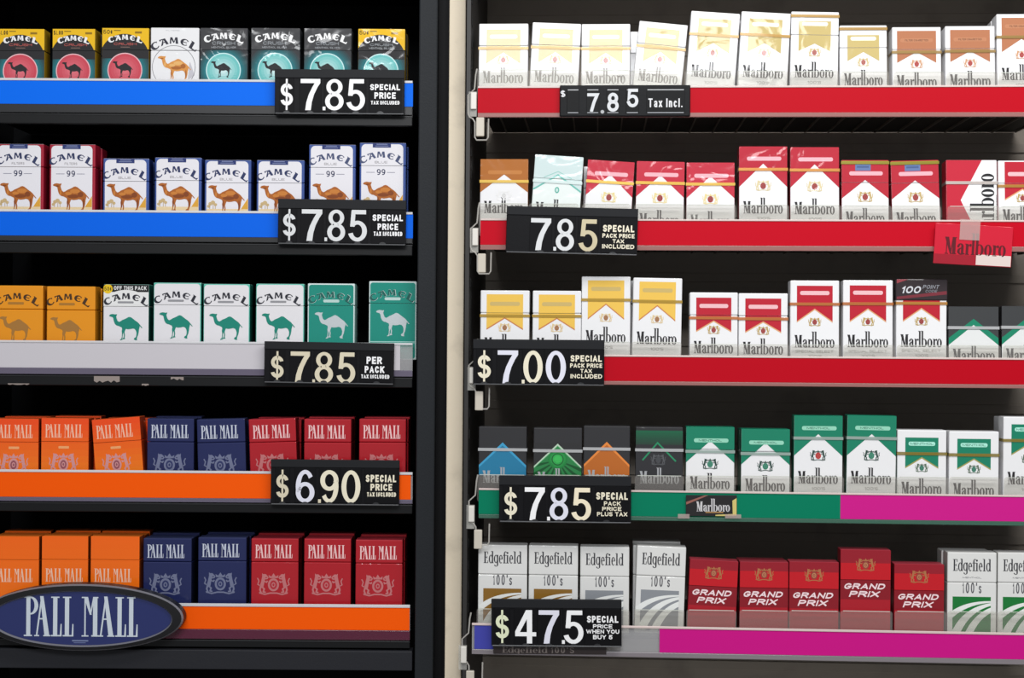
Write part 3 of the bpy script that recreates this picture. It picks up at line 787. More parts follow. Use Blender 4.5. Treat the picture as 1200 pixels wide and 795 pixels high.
o = m.build('trim_1'); o['kind'] = 'structure'

rr_ = root('display_rack', RGT, 0, 0, 0)
tag(rr_, 'dark display rack with brownish back, right of the cream post', 'display rack')
m = MB(); u0 = RGT.at(546.5, 397, .0)[0]
m.box(u0, u0 + .86, .255, .262, ZB, ZT, INT_R)
for k in range(-2, 24):
    zz = ZC - .47 + k * .042
    if zz > ZB and zz < ZT - .01: m.box(u0, u0 + .86, .252, .2548, zz, zz + .012, INT_R, .001)
m.build('back_panel', rr_)
m = MB(); m.box(u0 - .002, u0 + .0025, .0, .254, ZB, ZT, mat('dark_steel', (40, 38, 37), .5)); m.build('side_panel', rr_)
m = MB()
for k in range(40):
    zz = ZC - .49 + k * .025
    m.box(u0 + .0026, u0 + .0034, .012, .016, zz, zz + .010, mat('slot_black', (8, 8, 8), .8))
m.build('slotted_strip', rr_)
m = MB(); m.box(u0 + .72, u0 + .725, .0, .254, ZB, ZT, mat('dark_steel', (40, 38, 37), .5)); m.build('side_panel', rr_)  # unseen end panel, added because the open right end let light in
m = MB(); m.box(u0, u0 + .86, .03, .254, ZC + .446, ZC + .46, INT_R); m.build('unseen_shade_top', rr_)  # unseen board added over the top row to darken its back
m = MB(); m.box(-1.6, 1.6, -3.0, .35, -.02, 0, mat('floor_tile', (150, 146, 138), .4, noise=.15)); o = m.build('floor'); o['kind'] = 'structure'
m = MB(); m.box(-1.6, 1.6, .35, .40, 0, 2.7, mat('wall_paint', (170, 168, 160), .8, noise=.1)); o = m.build('wall_back'); o['kind'] = 'structure'

CL_EDGE = clear('rail_edge', (238, 238, 242), .75)
CL_RAIL = clear('rail_clear', (222, 222, 226), .30)
def strip_mat(rgb): return mat('label_card', rgb, .5, spec=.12)

def make_shelf(plane, side, row, ref, edges, px0, px1, inserts, zdeck, label, lip=None, ribs=False, edge_m=None, low_m=None):
    """edges: photo rows of clear top edge, insert top, insert bottom, rail bottom"""
    z = [plane.at(ref, e, 0)[1] for e in edges]
    ua, ub = plane.at(px0, edges[1], 0)[0], plane.at(px1, edges[1], 0)[0]
    t = root('shelf', plane, (ua + ub) / 2, 0, z[3])
    tag(t, label, 'shelf', f'shelves of the {side} rack')
    cx = (ua + ub) / 2; zo = z[3]
    dk = MB()
    dm = BLACK if side == 'left' else mat('dark_shelf', (58, 54, 50), .6)
    dk.box(ua - cx, ub - cx, .0034, .25, zdeck - .0035 - zo, zdeck - zo, dm)
    if ribs:  # track ribs and tabs, pale to imitate reflected streaks on the underside
        x = ua + .018; i = 0
        while x < ub:
            dk.box(x - cx, x - cx + .0016, .02, .235, zdeck - .0065 - zo, zdeck - .0036 - zo, RIB)
            if i % 2 == 0: dk.box(x - cx + .004, x - cx + .016, .03, .05, zdeck - .0058 - zo, zdeck - .0036 - zo, RIB)
            x += .0295; i += 1
    dk.build('deck', t)
    rl_ = MB()
    em = edge_m or CL_EDGE
    rl_.box(ua - cx, ub - cx, .0016, .0030, z[3] - zo, z[0] - zo - .0004, CL_RAIL)
    rl_.box(ua - cx, ub - cx, -.0008, .0016, z[1] - zo, z[0] - zo, em, .0004)
    rl_.box(ua - cx, ub - cx, -.0010, .0016, z[3] - zo, z[2] - zo - .0002, low_m or em, .0006)
    rail = rl_.build('price_rail', t)
    for (a, b, c) in inserts:
        x0, x1 = plane.at(a, edges[1], 0)[0] - cx, plane.at(b, edges[1], 0)[0] - cx
        s = MB(); s.box(x0, x1, .0002, .0010, z[2] - zo, z[1] - zo, strip_mat(c))
        s.build('label_strip', rail)
    if lip:
        zl = [plane.at(ref, e, 0)[1] for e in lip]
        s = MB()
        s.box(ua - cx, ub - cx, .0006, .010, zl[1] - zo, zl[0] - zo, mat('lip_metal', (16, 17, 19), .4, spec=.3), .0008)
        if len(lip) > 2: s.box(ua - cx, ub - cx, -.0002, .0005, zl[0] - zo - .0016, zl[0] - zo - .0006, GREYPL)
        s.build('front_lip', t)
    return t, cx, zo, z

BLUE = (0, 110, 244)
ORANGE = (255, 92, 0)
rows_l = []

# packs: x_left, x_right, y_top, roll, yaw, design, description
AX = d_disc('$1.00', (206, 72, 88), (238, 190, 196), (226, 116, 128), (190, 90, 84), False)
AX5 = d_disc('50\u00a2', (206, 72, 88), (238, 190, 196), (226, 116, 128), (190, 90, 84), False)
CR = d_disc(None, (112, 196, 194), (206, 240, 240), (206, 234, 234), (150, 155, 160), True)
CRY = d_disc('50\u00a2', (112, 196, 194), (206, 240, 240), (206, 234, 234), (150, 155, 160), True)
L1 = [(-3, 52.5, 34, 0, 0, AX, 'dark pack, red disc, yellow corners'), (61.5, 112, 34, 0, -1, AX, 'dark pack, red disc, yellow corners'),
      (119.7, 175, 33, 0, 0, AX5, 'dark pack, red disc, yellow corners'), (176.7, 233.5, 32.6, 0, 0, d_white_circle, 'white pack with golden dromedary in circle'),
      (235, 290.5, 33, 0, .6, CR, 'dark pack with pale turquoise disc'), (294.6, 351.8, 33, 0, .8, CR, 'dark pack with pale turquoise disc'),
      (356.5, 412, 33.4, 0, 0, CR, 'dark pack with pale turquoise disc'), (419.8, 475, 34, 0, 0, CRY, 'dark turquoise-disc pack with yellow top')]
R99 = d_panel((168, 30, 54), True, 'FILTERS', (46, 56, 96), True, (140, 14, 40))
BK = d_panel((62, 88, 156), False, 'BLUE', (40, 52, 96), False, (28, 44, 100))
B99 = d_panel((62, 88, 156), True, 'BLUE', (72, 82, 118), True, (28, 44, 100))
L2 = [(-4, 51.5, 169, 0, -1, R99, 'tall white pack with dark red edges'), (58, 112, 169.5, 0, -1, R99, 'tall white pack with dark red edges'),
      (121, 175, 186, 0, 0, BK, 'short blue-edged white pack'), (181.5, 236.5, 185, 0, 0, BK, 'short blue-edged white pack'),
      (240, 294.6, 187.7, 0, 0, BK, 'short blue-edged white pack'), (301, 357, 188, 0, 0, BK, 'short blue-edged white pack'),
      (362.2, 417, 169.8, 0, 0, B99, 'tall blue-edged white pack'), (421.5, 476, 167.7, 0, 0, B99, 'tall blue-edged white pack')]
GN = d_green(False); GB = d_green(True)
L3 = [(-5, 50.5, 335, 0, 0, d_amber, 'amber pack with tan dromedary'), (54.7, 112, 336, 0, -1, d_amber, 'amber pack with tan dromedary'),
      (121.2, 174.6, 333.7, 0, 0, GB, 'white pack with black discount banner'), (180, 236, 331.7, 0, 0, GN, 'white pack with teal dromedary'),
      (238.5, 293, 333.2, 0, 0, GN, 'white pack with teal dromedary'), (300, 356.8, 333, 0, 0, GN, 'white pack with teal dromedary'),
      (360.6, 416, 332.6, 0, 0, d_teal, 'teal pack with silver dromedary'), (432.5, 488.5, 330, 0, 0, d_teal, 'teal pack with silver dromedary')]
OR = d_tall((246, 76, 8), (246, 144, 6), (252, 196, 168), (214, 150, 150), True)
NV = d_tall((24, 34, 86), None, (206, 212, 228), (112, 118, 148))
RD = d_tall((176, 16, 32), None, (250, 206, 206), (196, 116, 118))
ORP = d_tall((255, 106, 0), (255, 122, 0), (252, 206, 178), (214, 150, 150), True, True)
L4 = [(-10, 45.5, 491, 0, 0, OR, 'orange pack with high lettering'), (48.4, 104.2, 490.5, 0, 0, OR, 'orange pack with high lettering'),
      (106.5, 164, 490.6, -4.2, -4, OR, 'orange pack with high lettering'), (172.6, 227.5, 491, 0, 0, NV, 'navy blue pack'),
      (230.3, 287, 491.6, -1.4, -1, NV, 'navy blue pack'), (291, 346.5, 491.2, -1.8, -2, RD, 'crimson pack with crest'),
      (356.5, 411.7, 491.6, 0, 0, RD, 'crimson pack with crest'), (421, 476, 491.6, 0, 0, RD, 'crimson pack with crest')]
L5 = [(-10, 46, 629, 0, 0, ORP, 'orange pack with low lettering'), (49, 103.5, 628.7, 0, 0, ORP, 'orange pack with low lettering'),
      (106, 164, 629, 0, -2, ORP, 'orange pack with low lettering'), (168, 224.8, 631.5, 0, -1, NV, 'navy blue pack'),
      (232.3, 289, 630.6, 0, 0, NV, 'navy blue pack'), (294.6, 350, 631.7, 0, 0, RD, 'crimson pack with crest'),
      (356.5, 411.5, 632, 0, 0, RD, 'crimson pack with crest'), (416.8, 472, 633.3, 0, 0, RD, 'crimson pack with crest')]
left_rows = [
    (L1, 123.5, (93, 95.8, 123.2, 133.5), (134, 146, 0), [(-40, 484, BLUE)], ((1, 1), (2, 1), (4, 1), (7, 1))),
    (L2, 277.5, (247, 249.8, 277.6, 284), (285, 298, 0), [(-40, 484, (0, 102, 234))], ((1, 1), (2, 1), (5, 1), (7, 1))),
    (L3, 420.5, (400.5, 403, 432.5, 440), (441, 453, 0), [(-40, 469, (206, 202, 208))], ((1, 1), (6, 1))),
    (L4, 581, (552, 555, 584, 589), (590, 601, 0), [(-40, 481.5, ORANGE)], ((0, 2), (1, 2), (2, 2), (3, 2), (4, 1), (5, 2), (6, 2), (7, 2))),
    (L5, 722, (707.5, 711, 737.5, 749), (750, 759, 0), [(-40, 480, ORANGE)], ((0, 2), (1, 2), (2, 2), (3, 2), (4, 2), (5, 2), (6, 2), (7, 2)))]
LBL_L = ['blue-striped top shelf of the left rack', 'blue-striped second shelf of the left rack', 'white-striped third shelf of the left rack',
         'orange-striped fourth shelf of the left rack', 'orange-striped bottom shelf of the left rack, behind the oval sign']
left_shelves = []
for i, (packs, dy, edges, lip, ins, beh) in enumerate(left_rows):
    zd = shelf_row(LEFT, 'left', i, dy, 240, packs, 0, None, beh)
    left_shelves.append(make_shelf(LEFT, 'left', i, 240, edges, -45, 483.5 if i < 4 else 480.5, ins, zd, LBL_L[i], lip, edge_m=CL_EDGE, low_m=GREYPL if i < 2 else clear('rail_low', (120, 112, 134) if i < 4 else (104, 40, 66), .7)))
# torn paper left on the third shelf's lip
t, cx, zo, z = left_shelves[2]
s = MB()
for (a, b, y0, y1) in ((110, 140, 441, 449), (200, 215, 442, 446), (9, 34, 449.5, 451.5), (166, 174, 450, 452.5)):
    u0, za = LEFT.at(a, y0, -.001); u1, zb = LEFT.at(b, y1, -.001)
    n = 9
    pts = [(u0 + (u1 - u0) * k / n - cx, za - zo) for k in range(n + 1)] + [(u0 + (u1 - u0) * (n - k) / n - cx, zb - zo + random.uniform(0, .6) * (za - zb)) for k in range(n + 1)]
    s.prism(pts, -.0006, .0004, mat('torn_paper', (150, 138, 132), .8))
s.build('torn_paper', t)

# ---- right rack
def gold(tall, **k):
    o = dict(strip=(150, 112, 24), beast=(206, 186, 130), shield=(180, 90, 80), pale=(250, 246, 226), inset=9); o.update(k)
    return d_flag((196, 176, 112), None, tall, **o)
GOK = gold(False, apex=34, sideY=47, inset=8.5, flagtop=7, word=(120, 116, 112)); GOK8 = gold(False, strip_y=2.5, flagtop=11.5, apex=31, sideY=41.5)  # GOK lettering greyed: glare washing out the print is put into its colour
GO1 = gold(True, flagtop=8, apex=36, sideY=47); GO7 = gold(True, strip_y=3.5, flagtop=11, apex=37, sideY=46)
COP = lambda tall: d_flag((176, 112, 76), None, tall, beast=(200, 150, 110), shield=(176, 50, 44), inset=5.5, flagtop=4.5, apex=29, sideY=41.5 if not tall else 44, pale=(186, 124, 88), pilltxt='FILTER CIGARETTES', strip=(150, 120, 60))
R1 = [(561, 618.8, 26.4, 0, 0, GOK, 'white pack with pale gold flag'), (624, 681, 25.8, 2.8, 0, GOK, 'white pack with pale gold flag'),
      (681.6, 738.7, 26.7, 0, 0, GOK, 'white pack with pale gold flag'), (749.7, 806.6, 25.6, 6.2, 0, GOK, 'white pack with pale gold flag'),
      (810.7, 868, 13, 4.6, 0, GO1, 'tall white pack with gold flag'), (870, 928, 13, 3.7, 0, GO1, 'tall white pack with gold flag'),
      (928.4, 984.5, 12.3, 1.7, 0, GO7, 'tall white pack with gold flag'), (985, 1040.5, 28.4, 0, 0, GOK8, 'white pack with bright gold flag'),
      (1046.6, 1104, 30.5, 0, 0, COP(False), 'short white pack with copper flag'), (1108.8, 1167.2, 29.4, 0, 0, COP(False), 'short white pack with copper flag'),
      (1169.8, 1228, 14.7, 0, 0, COP(True), 'tall white pack with copper flag')]
full = lambda tall, **k: d_flag(k.pop('c', (196, 36, 60)), None, tall, framed=False, **k)
RK = full(False, strip=(200, 160, 50), apex=16, sideY=41.5, beast=(232, 214, 150), strip_y=23.5, word_top=56)
RT = full(True, strip=(206, 140, 60), apex=20, sideY=47, beast=(222, 206, 160), c=(186, 26, 50))
RST = full(False, strip=(150, 140, 40), strip_y=1.6, apex=23, sideY=44.5, stamp=True, beast=(196, 170, 110), c=(184, 26, 48), word_top=55)
BRN = full(False, c=(176, 104, 34), apex=18, sideY=39, strip=(196, 160, 50), beast=(236, 236, 236), shield=(236, 236, 236), pale=(196, 126, 60), word_top=44.5, strip_y=24.5)
RF = lambda tall, **k: d_flag(RED, (226, 170, 120), tall, pale=(240, 190, 196), **k)
R2 = [(562.5, 619, 186, 0, 0, BRN, 'brown-topped white pack'), (627, 684, 182, 4, 0, d_pale_menthol, 'pale mint and white pack'),
      (689, 744.2, 188, 4, 0, RK, 'short red-topped pack with gold strip'), (746.3, 803, 188.8, 1.6, 0, RK, 'short red-topped pack with gold strip'),
      (804.7, 861.5, 190, 0, 0, RK, 'short red-topped pack with gold strip'), (866.6, 923.5, 171, 0, 0, RT, 'tall red-topped white pack'),
      (926.8, 984.5, 171.7, 0, 0, RT, 'tall red-topped white pack'), (987, 1042.6, 187, 0, 0, RST, 'red-topped pack with blue tax stamp'),
      (1044.6, 1101, 187.4, -1, 0, RST, 'red-topped pack with blue tax stamp'), (1110, 1169.8, 187, 0, 0, d_sideways, 'red and white pack with sideways lettering'),
      (1170.9, 1228, 187.8, 0, 0, RF(False, strip=(190, 140, 60), flagtop=1.5), 'white pack with red flag')]
YL = lambda tall: d_flag((240, 196, 84), (206, 130, 76), tall, pale=(206, 180, 110), strip=(184, 148, 50), beast=(226, 200, 150), shield=(170, 110, 60), inset=7, flagtop=4.5, apex=31, sideY=44 if not tall else 48, word_top=50 if not tall else 57.5)
SEL = dict(under='SPECIAL SELECT')
R3 = [(563, 620.4, 340.6, 0, 0, YL(False), 'short white pack with yellow flag'), (624.3, 681.2, 341, 0, 0, YL(False), 'short white pack with yellow flag'),
      (681.8, 739, 324.3, 0, 0, YL(True), 'tall white pack with yellow flag'), (742.4, 799.8, 326, 1.2, 0, YL(True), 'tall white pack with yellow flag'),
      (808.6, 865, 343, 0, 0, RF(False, strip=(200, 120, 60), under='SPECIAL SELECT'), 'short white pack with red flag'), (866, 923.7, 344, 0, 0, RF(False, strip=(200, 120, 60), under='SPECIAL SELECT'), 'short white pack with red flag'),
      (926.6, 984, 329, 0, 0, RF(True, strip=(200, 120, 60), **SEL), 'tall white pack with red flag'), (988.5, 1047, 328.6, 0, 0, RF(True, strip=(200, 120, 60), **SEL), 'tall white pack with red flag'),
      (1050.7, 1110, 328, 0, 0, RF(True, strip=(200, 140, 60), **SEL), 'tall white pack with dark sleeve'), (1112, 1171, 359.5, 0, 0, d_dark(None, None, None, (62, 64, 68), 'white'), 'black-topped white pack with green chevron'),
      (1174.3, 1232, 359, 0, 0, d_dark(None, None, None, (62, 64, 68), 'white'), 'black-topped white pack with green chevron')]
GRN = (10, 128, 98)
GF = lambda tall, sh: full(tall, c=GRN, pale=(150, 216, 190), pilltxt='MENTHOL', beast=(40, 70, 62), shield=sh, strip=(170, 190, 182), strip_y=26.5 if not tall else 24, apex=16 if not tall else 21, sideY=41 if not tall else 46, word_top=52.5 if not tall else 59)
GFR = lambda tall: d_flag(GRN, (170, 160, 90), tall, pale=(170, 236, 216), pilltxt='MENTHOL', beast=(90, 110, 90), shield=(40, 120, 96), strip=(150, 130, 50), flagtop=8.5, apex=30.5, sideY=42, inset=9, word_top=54.5 if not tall else 58, strip_y=25)
R4 = [(561, 617.4, 500.6, 0, 0, d_dark((34, 124, 164), None, None), 'black pack with blue peak'), (625.4, 682.2, 502, 0, 0, d_dark((40, 130, 70), 'disc', None), 'black pack with green rayed disc'),
      (684, 738.5, 499.8, 0, 0, d_dark((190, 104, 34), None, None), 'black pack with orange peak'), (745, 800.6, 501, 0, 0, d_dark((0, 0, 0), None, None, kind='line'), 'black pack with thin green chevron'),
      (804, 861, 500.7, 0, 0, GF(False, (36, 130, 100)), 'short green-topped white pack'), (868.6, 926, 503.2, 0, 0, GF(False, (36, 130, 100)), 'short green-topped white pack'),
      (930.5, 987.8, 487.5, 0, 0, GF(True, (196, 40, 36)), 'tall green-topped pack with red shield'), (993, 1051, 487.4, 1, 0, GF(True, (36, 130, 100)), 'tall green-topped pack with green shield'),
      (1051.6, 1109.3, 504.5, 0, 0, GFR(False), 'short white pack with green flag'), (1112.4, 1170.8, 506, 0, 0, GFR(False), 'short white pack with green flag'),
      (1176, 1234, 489, 0, 0, GFR(True), 'tall white pack with green flag')]
EG, ES, EM = d_fields((140, 100, 30), False), d_fields((142, 146, 152), False), d_fields((8, 118, 48), True)
R5 = [(560.5, 618, 639.2, 0, 0, EG, 'white pack with golden brown field'), (619.7, 677.6, 639.9, 0, 0, EG, 'white pack with golden brown field'),
      (680, 737.6, 641.4, 0, 0, ES, 'white pack with grey field'), (746.6, 804.3, 641, 2, 0, ES, 'white pack with grey field'),
      (808.6, 865.5, 657.3, 2.6, 0, d_grand, 'red pack with two-line lettering'), (867, 924.2, 659.3, 0, 0, d_grand, 'red pack with two-line lettering'),
      (925, 983.2, 659.2, 0, 0, d_grand, 'red pack with two-line lettering'), (985, 1044.2, 645, 0, 0, d_grand, 'tall red pack with two-line lettering'),
      (1048, 1106.8, 661.7, 0, 0, d_grand, 'red pack right of the tall one'), (1110.4, 1168.2, 648, 0, 0, EM, 'white pack with green striped field'),
      (1169.3, 1227, 648.4, 0, 0, EM, 'white pack with green striped field')]
MAG = (206, 22, 136)
right_rows = [
    (R1, 117.5, (100.4, 102.6, 131.8, 137.2), 890, 560, [(560, 1255, (186, 0, 26))], 4.0, 81.5, ((0, 1), (3, 1), (5, 1), (10, 1))),
    (R2, 278, (257.3, 259.3, 288, 294), 875, 563, [(563, 1255, (194, 0, 30))], 3.5, 238.5, ((0, 1), (2, 1), (4, 1))),
    (R3, 433, (417.2, 419.4, 448, 452.6), 875, 561, [(561, 1255, (186, 0, 26))], 1.5, 400, ((0, 1), (1, 1), (3, 1))),
    (R4, 592, (576.4, 578.6, 607, 612), 875, 561, [(561, 985, (0, 124, 92)), (985, 1255, (208, 30, 140))], 0, 556.5, ((0, 1), (4, 1), (5, 1), (10, 1))),
    (R5, 747.5, (737.6, 740.3, 768.4, 774.5), 950, 553, [(556, 578, (70, 74, 170)), (773, 1255, MAG)], 0, 714, ((3, 2), (5, 1), (9, 1)))]
LBL_R = ['red-striped top shelf of the right rack', 'red-striped second shelf of the right rack, with the hanging card', 'red-striped third shelf of the right rack',
         'green and magenta striped shelf of the right rack', 'clear and magenta striped bottom shelf of the right rack']
right_shelves = []
for i, (packs, dy, edges, ref, px0, ins, tilt, ys, beh) in enumerate(right_rows):
    stops = [ys + (2 if i == 2 and j > 3 else 0) + (j * .35) for j in range(len(packs))]
    zd = shelf_row(RGT, 'right', i, dy, ref, packs, tilt, (stops, 0), beh)
    em = clear('rail_edge_warm', (244, 224, 220), .7)
    lm = clear('rail_low_warm', (176, 120, 116) if i < 3 else ((70, 116, 98) if i == 3 else (150, 142, 148)), .72)
    sh = make_shelf(RGT, 'right', i, ref, edges, px0, 1262, ins, zd, LBL_R[i], None, ribs=True, edge_m=em, low_m=lm)
    right_shelves.append(sh)
    # clear clip and cream tab at the left end
    t, cx, zo, z = sh
    pl = RGT; y1 = edges[1] - (3 if i != 4 else 3); yb = edges[3]
    def PT(px, py): 
        u, zz = pl.at(px, py, -.001); return (u - cx, -.001, zz - zo)
    b = MB(); cm = clear('clip_clear', (214, 210, 204), .5)
    ox = px0 - 561
    yb2 = yb + 2
    loop = [(560, edges[1] - 22), (558.5, edges[1] - 15), (557, edges[1] + 2), (549.5, edges[1] + 9), (549.5, yb - 4), (551, yb), (555, yb2), (557.5, yb2 + 4), (557.5, yb2 + 22), (559.5, yb2 + 25), (571, yb2 + 25), (573, yb2 + 22), (573.5, yb2)]
    b.tube([PT(x + ox, y) for x, y in loop], .0009, cm)
    b.box(PT(551 + ox, 0)[0], PT(560.5 + ox, 0)[0], -.0006, .0006, PT(0, yb)[2], PT(0, edges[1] + 6)[2], clear('clip_sheet', (220, 218, 212), .35))
    clip = b.build('end_clip', t)
    b = MB(); b.box(PT(560 + ox, 0)[0], PT(569.5 + ox, 0)[0], -.002, .003, PT(0, yb2 + 21)[2], PT(0, yb2 - 1)[2], mat('cream_plastic', (206, 198, 184), .4), .001)
    b.build('tab', clip)
    b = MB(); b.box(PT(553.5 + ox, 0)[0], PT(560.3 + ox, 0)[0], -.0035, .004, PT(0, yb - 8)[2], PT(0, edges[1] + 7)[2], mat('white_plastic', (226, 222, 214), .4), .001)
    b.build('peg', clip)

# ------------------------------------------------------------------ price signs
PLATE = (20, 20, 23); CARD = (15, 15, 18)
def price_sign(plane, tl, tr, bl, items, lines, label, holder=10, d=-.010, y_dig=None, wt=.215):
    """items: (character, x0, x1, colour); lines: (text, x0, x1, y0, y1, colour) in photo units"""
    (ua, za), (ub, zb), (uc, zc_) = plane.at(*tl, d), plane.at(*tr, d), plane.at(*bl, d)
    W = hypot(ub - ua, zb - za); H = hypot(uc - ua, zc_ - za)
    r = atan2(za - zb, ub - ua)
    sx = W * 1000 / (tr[0] - tl[0]); sy = H * 1000 / (bl[1] - tl[1])
    # middle of the bottom edge
    um = (ua + ub) / 2 - H * sin(r); zm = (za + zb) / 2 - H * cos(r)
    t = root('price_sign', plane, um, d, zm); 
    t.rotation_euler = (Matrix.Rotation(-plane.th, 4, 'Z') @ Matrix.Rotation(r, 4, 'Y')).to_euler()
    tag(t, label, 'price sign', 'price signs clipped on the shelf rails')
    pm = mat('sign_black', PLATE, .45, bump=.04, bscale=400, spec=.12)
    p = MB(); p.box(-W / 2, W / 2, .0006, .0046, 0, H, pm, .0006)
    hb = holder * sy * .001
    if holder:
        p.box(-W / 2, W / 2, -.0006, .0008, H - hb, H, mat('sign_header', (34, 35, 38), .5, spec=.15), .0004)
    p.build('plate', t)
    y0, y1 = y_dig
    cm = mat('sign_card', CARD, .5, spec=.12)
    gl = [it for it in items if it[0] not in '.']
    for n, (ch, x0, x1, c) in enumerate(items):
        lx0, lx1 = (x0 - tl[0]) * sx, (x1 - tl[0]) * sx
        a = Art(W * 1000, H * 1000)
        ly0, ly1 = (y0 - tl[1]) * sy, (y1 - tl[1]) * sy
        if ch == '.':
            a.rect(lx0, ly1 - 4.2, lx1, ly1, c, 5)
        else:
            hgt = ly1 - ly0
            ex = 1.0 if ch != '$' else .86
            polys, ww = heavy(ch)
            a.place((polys, ww), c, 3, lx0, lx1, ly1 - (hgt * .07 if ch == '$' else 0), hgt * ex)
        if ch == '.':
            q = MB(); emit(a, q, -W / 2, H, -.0004, ink_matte, step=.00008); q.build('decimal_point', t); continue
        q = MB()
        q.box(-W / 2 + (lx0 - 1.2) * .001, -W / 2 + (lx1 + 1.2) * .001, -.0002, .0006, .0016, H - hb - .0004, cm, .0002)
        emit(a, q, -W / 2, H, -.0002, ink_matte, step=.00008)
        q.build('currency_card' if ch == '$' else 'digit_card', t)
    a = Art(W * 1000, H * 1000)
    xa = min(l[1] for l in lines); xb = max(l[2] for l in lines)
    for (txt, x0, x1, ya, yb, c) in lines:
        a.sans(txt, c, 3, (x0 - tl[0]) * sx, (x1 - tl[0]) * sx, (ya - tl[1]) * sy, (yb - tl[1]) * sy, .22, gap=.14)
    q = MB(); q.box(-W / 2 + ((xa - tl[0]) * sx - 1.5) * .001, min(W / 2 - .0004, -W / 2 + ((xb - tl[0]) * sx + 1.5) * .001), -.0002, .0006, .0016, H - hb - .0004, cm, .0002)
    emit(a, q, -W / 2, H, -.0002, ink_matte, step=.00008); q.build('wording_card', t)
    k = MB(); gm = mat('sign_clip', (84, 85, 88), .3)
    k.box(-W / 2 + .001, W / 2 - .0005, -.0014, .0006, -.0004, .0009, gm, .0003)
    for it in gl + [(0, lines[0][1] + 8, lines[0][1] + 16, 0)]:
        cxm = -W / 2 + ((it[1] + it[2]) / 2 - tl[0]) * sx * .001
        k.prism([(cxm + x * .001, y * .001) for x, y in ell(0, .6, 4, 2.6, 0, 180, 10)], -.0012, -.0003, mat('sign_bump', (40, 41, 44), .35))
    k.build('retaining_clip', t)
    return t
WHI = (250, 250, 252); GRY = (222, 224, 226); CRM = (222, 212, 186); CRM2 = (240, 232, 208); LIL = (230, 230, 244)
price_sign(LEFT, (322, 81), (474, 82), (323, 133), [('$', 329, 343.5, WHI), ('7', 352.5, 375.5, WHI), ('.', 378.5, 381.8, WHI), ('8', 381.3, 403, WHI), ('5', 406.5, 428, WHI)],
           [('SPECIAL', 434, 469, 98, 105, WHI), ('PRICE', 439, 464, 107.5, 115, WHI), ('TAX INCLUDED', 435, 468.5, 117.5, 121.8, WHI)],
           'black price sign on the top blue strip of the left rack', 10, y_dig=(92.3, 129))
price_sign(LEFT, (326, 233), (476, 235), (327, 285.5), [('$', 332, 347, GRY), ('7', 354, 378, GRY), ('.', 381, 384, GRY), ('8', 384, 405, GRY), ('5', 409, 430.5, GRY)],
           [('SPECIAL', 437, 472.5, 250, 257.5, WHI), ('PRICE', 443, 467, 260.5, 268, WHI), ('TAX INCLUDED', 438.5, 472, 270, 275, WHI)],
           'black price sign on the second blue strip of the left rack', 11, y_dig=(245, 282))
price_sign(LEFT, (310, 400), (462, 402.7), (311.6, 448), [('$', 318, 333, CRM), ('7', 341, 363.5, CRM), ('.', 367, 370, CRM), ('8', 369.5, 391, CRM), ('5', 395.5, 417, CRM)],
           [('PER', 430, 448, 416, 424.5, WHI), ('PACK', 428, 451, 427, 435, WHI), ('TAX INCLUDED', 424, 457, 437, 441.5, WHI)],
           'per-pack black price sign on the white strip of the left rack', 9, y_dig=(411.5, 448))
price_sign(LEFT, (317.5, 538.5), (468.2, 540), (318.5, 591), [('$', 324, 338.6, CRM), ('6', 347, 369, LIL), ('.', 373.3, 376.6, CRM), ('9', 375.6, 397, CRM2), ('0', 400.5, 422.7, CRM2)],
           [('SPECIAL', 429, 464.5, 555.5, 564, CRM2), ('PRICE', 434.5, 460, 566, 574, CRM2), ('TAX INCLUDED', 430.5, 464.5, 576, 581, CRM2)],
           'black price sign reading 6.90 on the orange strip', 9, y_dig=(550.5, 589))
price_sign(RGT, (594, 241.5), (748, 245), (593.2, 295.5), [('7', 623, 646.6, GRY), ('.', 650, 653.3, GRY), ('8', 652.6, 674, GRY), ('5', 679.5, 701.3, (206, 194, 160))],
           [('SPECIAL', 707.5, 744, 261, 269, CRM2), ('PACK PRICE', 707, 744.5, 271, 276, CRM2), ('TAX', 719, 732.5, 277.5, 282, CRM2), ('INCLUDED', 707, 744.5, 283.5, 288.5, CRM2)],
           'black price sign without dollar mark on the second red strip', 10, y_dig=(255, 292.5))
price_sign(RGT, (554.5, 397.6), (708.4, 398.8), (553.5, 450.5), [('$', 560, 575.6, CRM2), ('7', 583.5, 607.5, LIL), ('.', 612, 615.3, CRM2), ('0', 613.7, 636.4, CRM2), ('0', 640, 663.6, LIL)],
           [('SPECIAL', 669, 705.5, 415.5, 423, CRM2), ('PACK PRICE', 668.5, 706, 425, 430, CRM2), ('TAX', 680.5, 694, 431.5, 436, CRM2), ('INCLUDED', 669, 706, 437.5, 442.5, CRM2)],
           'black price sign reading 7.00 on the third red strip', 11, y_dig=(410.5, 449))
price_sign(RGT, (585, 557.5), (739.8, 559), (584.6, 611.5), [('$', 591, 606.3, CRM2), ('7', 615.2, 638.8, WHI), ('.', 641.6, 645, WHI), ('8', 644.3, 666.3, LIL), ('5', 670.3, 693, (246, 234, 206))],
           [('SPECIAL', 699, 735.8, 576, 584.5, CRM2), ('PACK', 708, 727.5, 586.5, 591.5, CRM2), ('PRICE', 706, 728.5, 592.8, 597.6, CRM2), ('PLUS TAX', 700, 735.4, 599, 603.8, CRM2)],
           'black plus-tax price sign on the green strip', 11, y_dig=(571, 609.5))
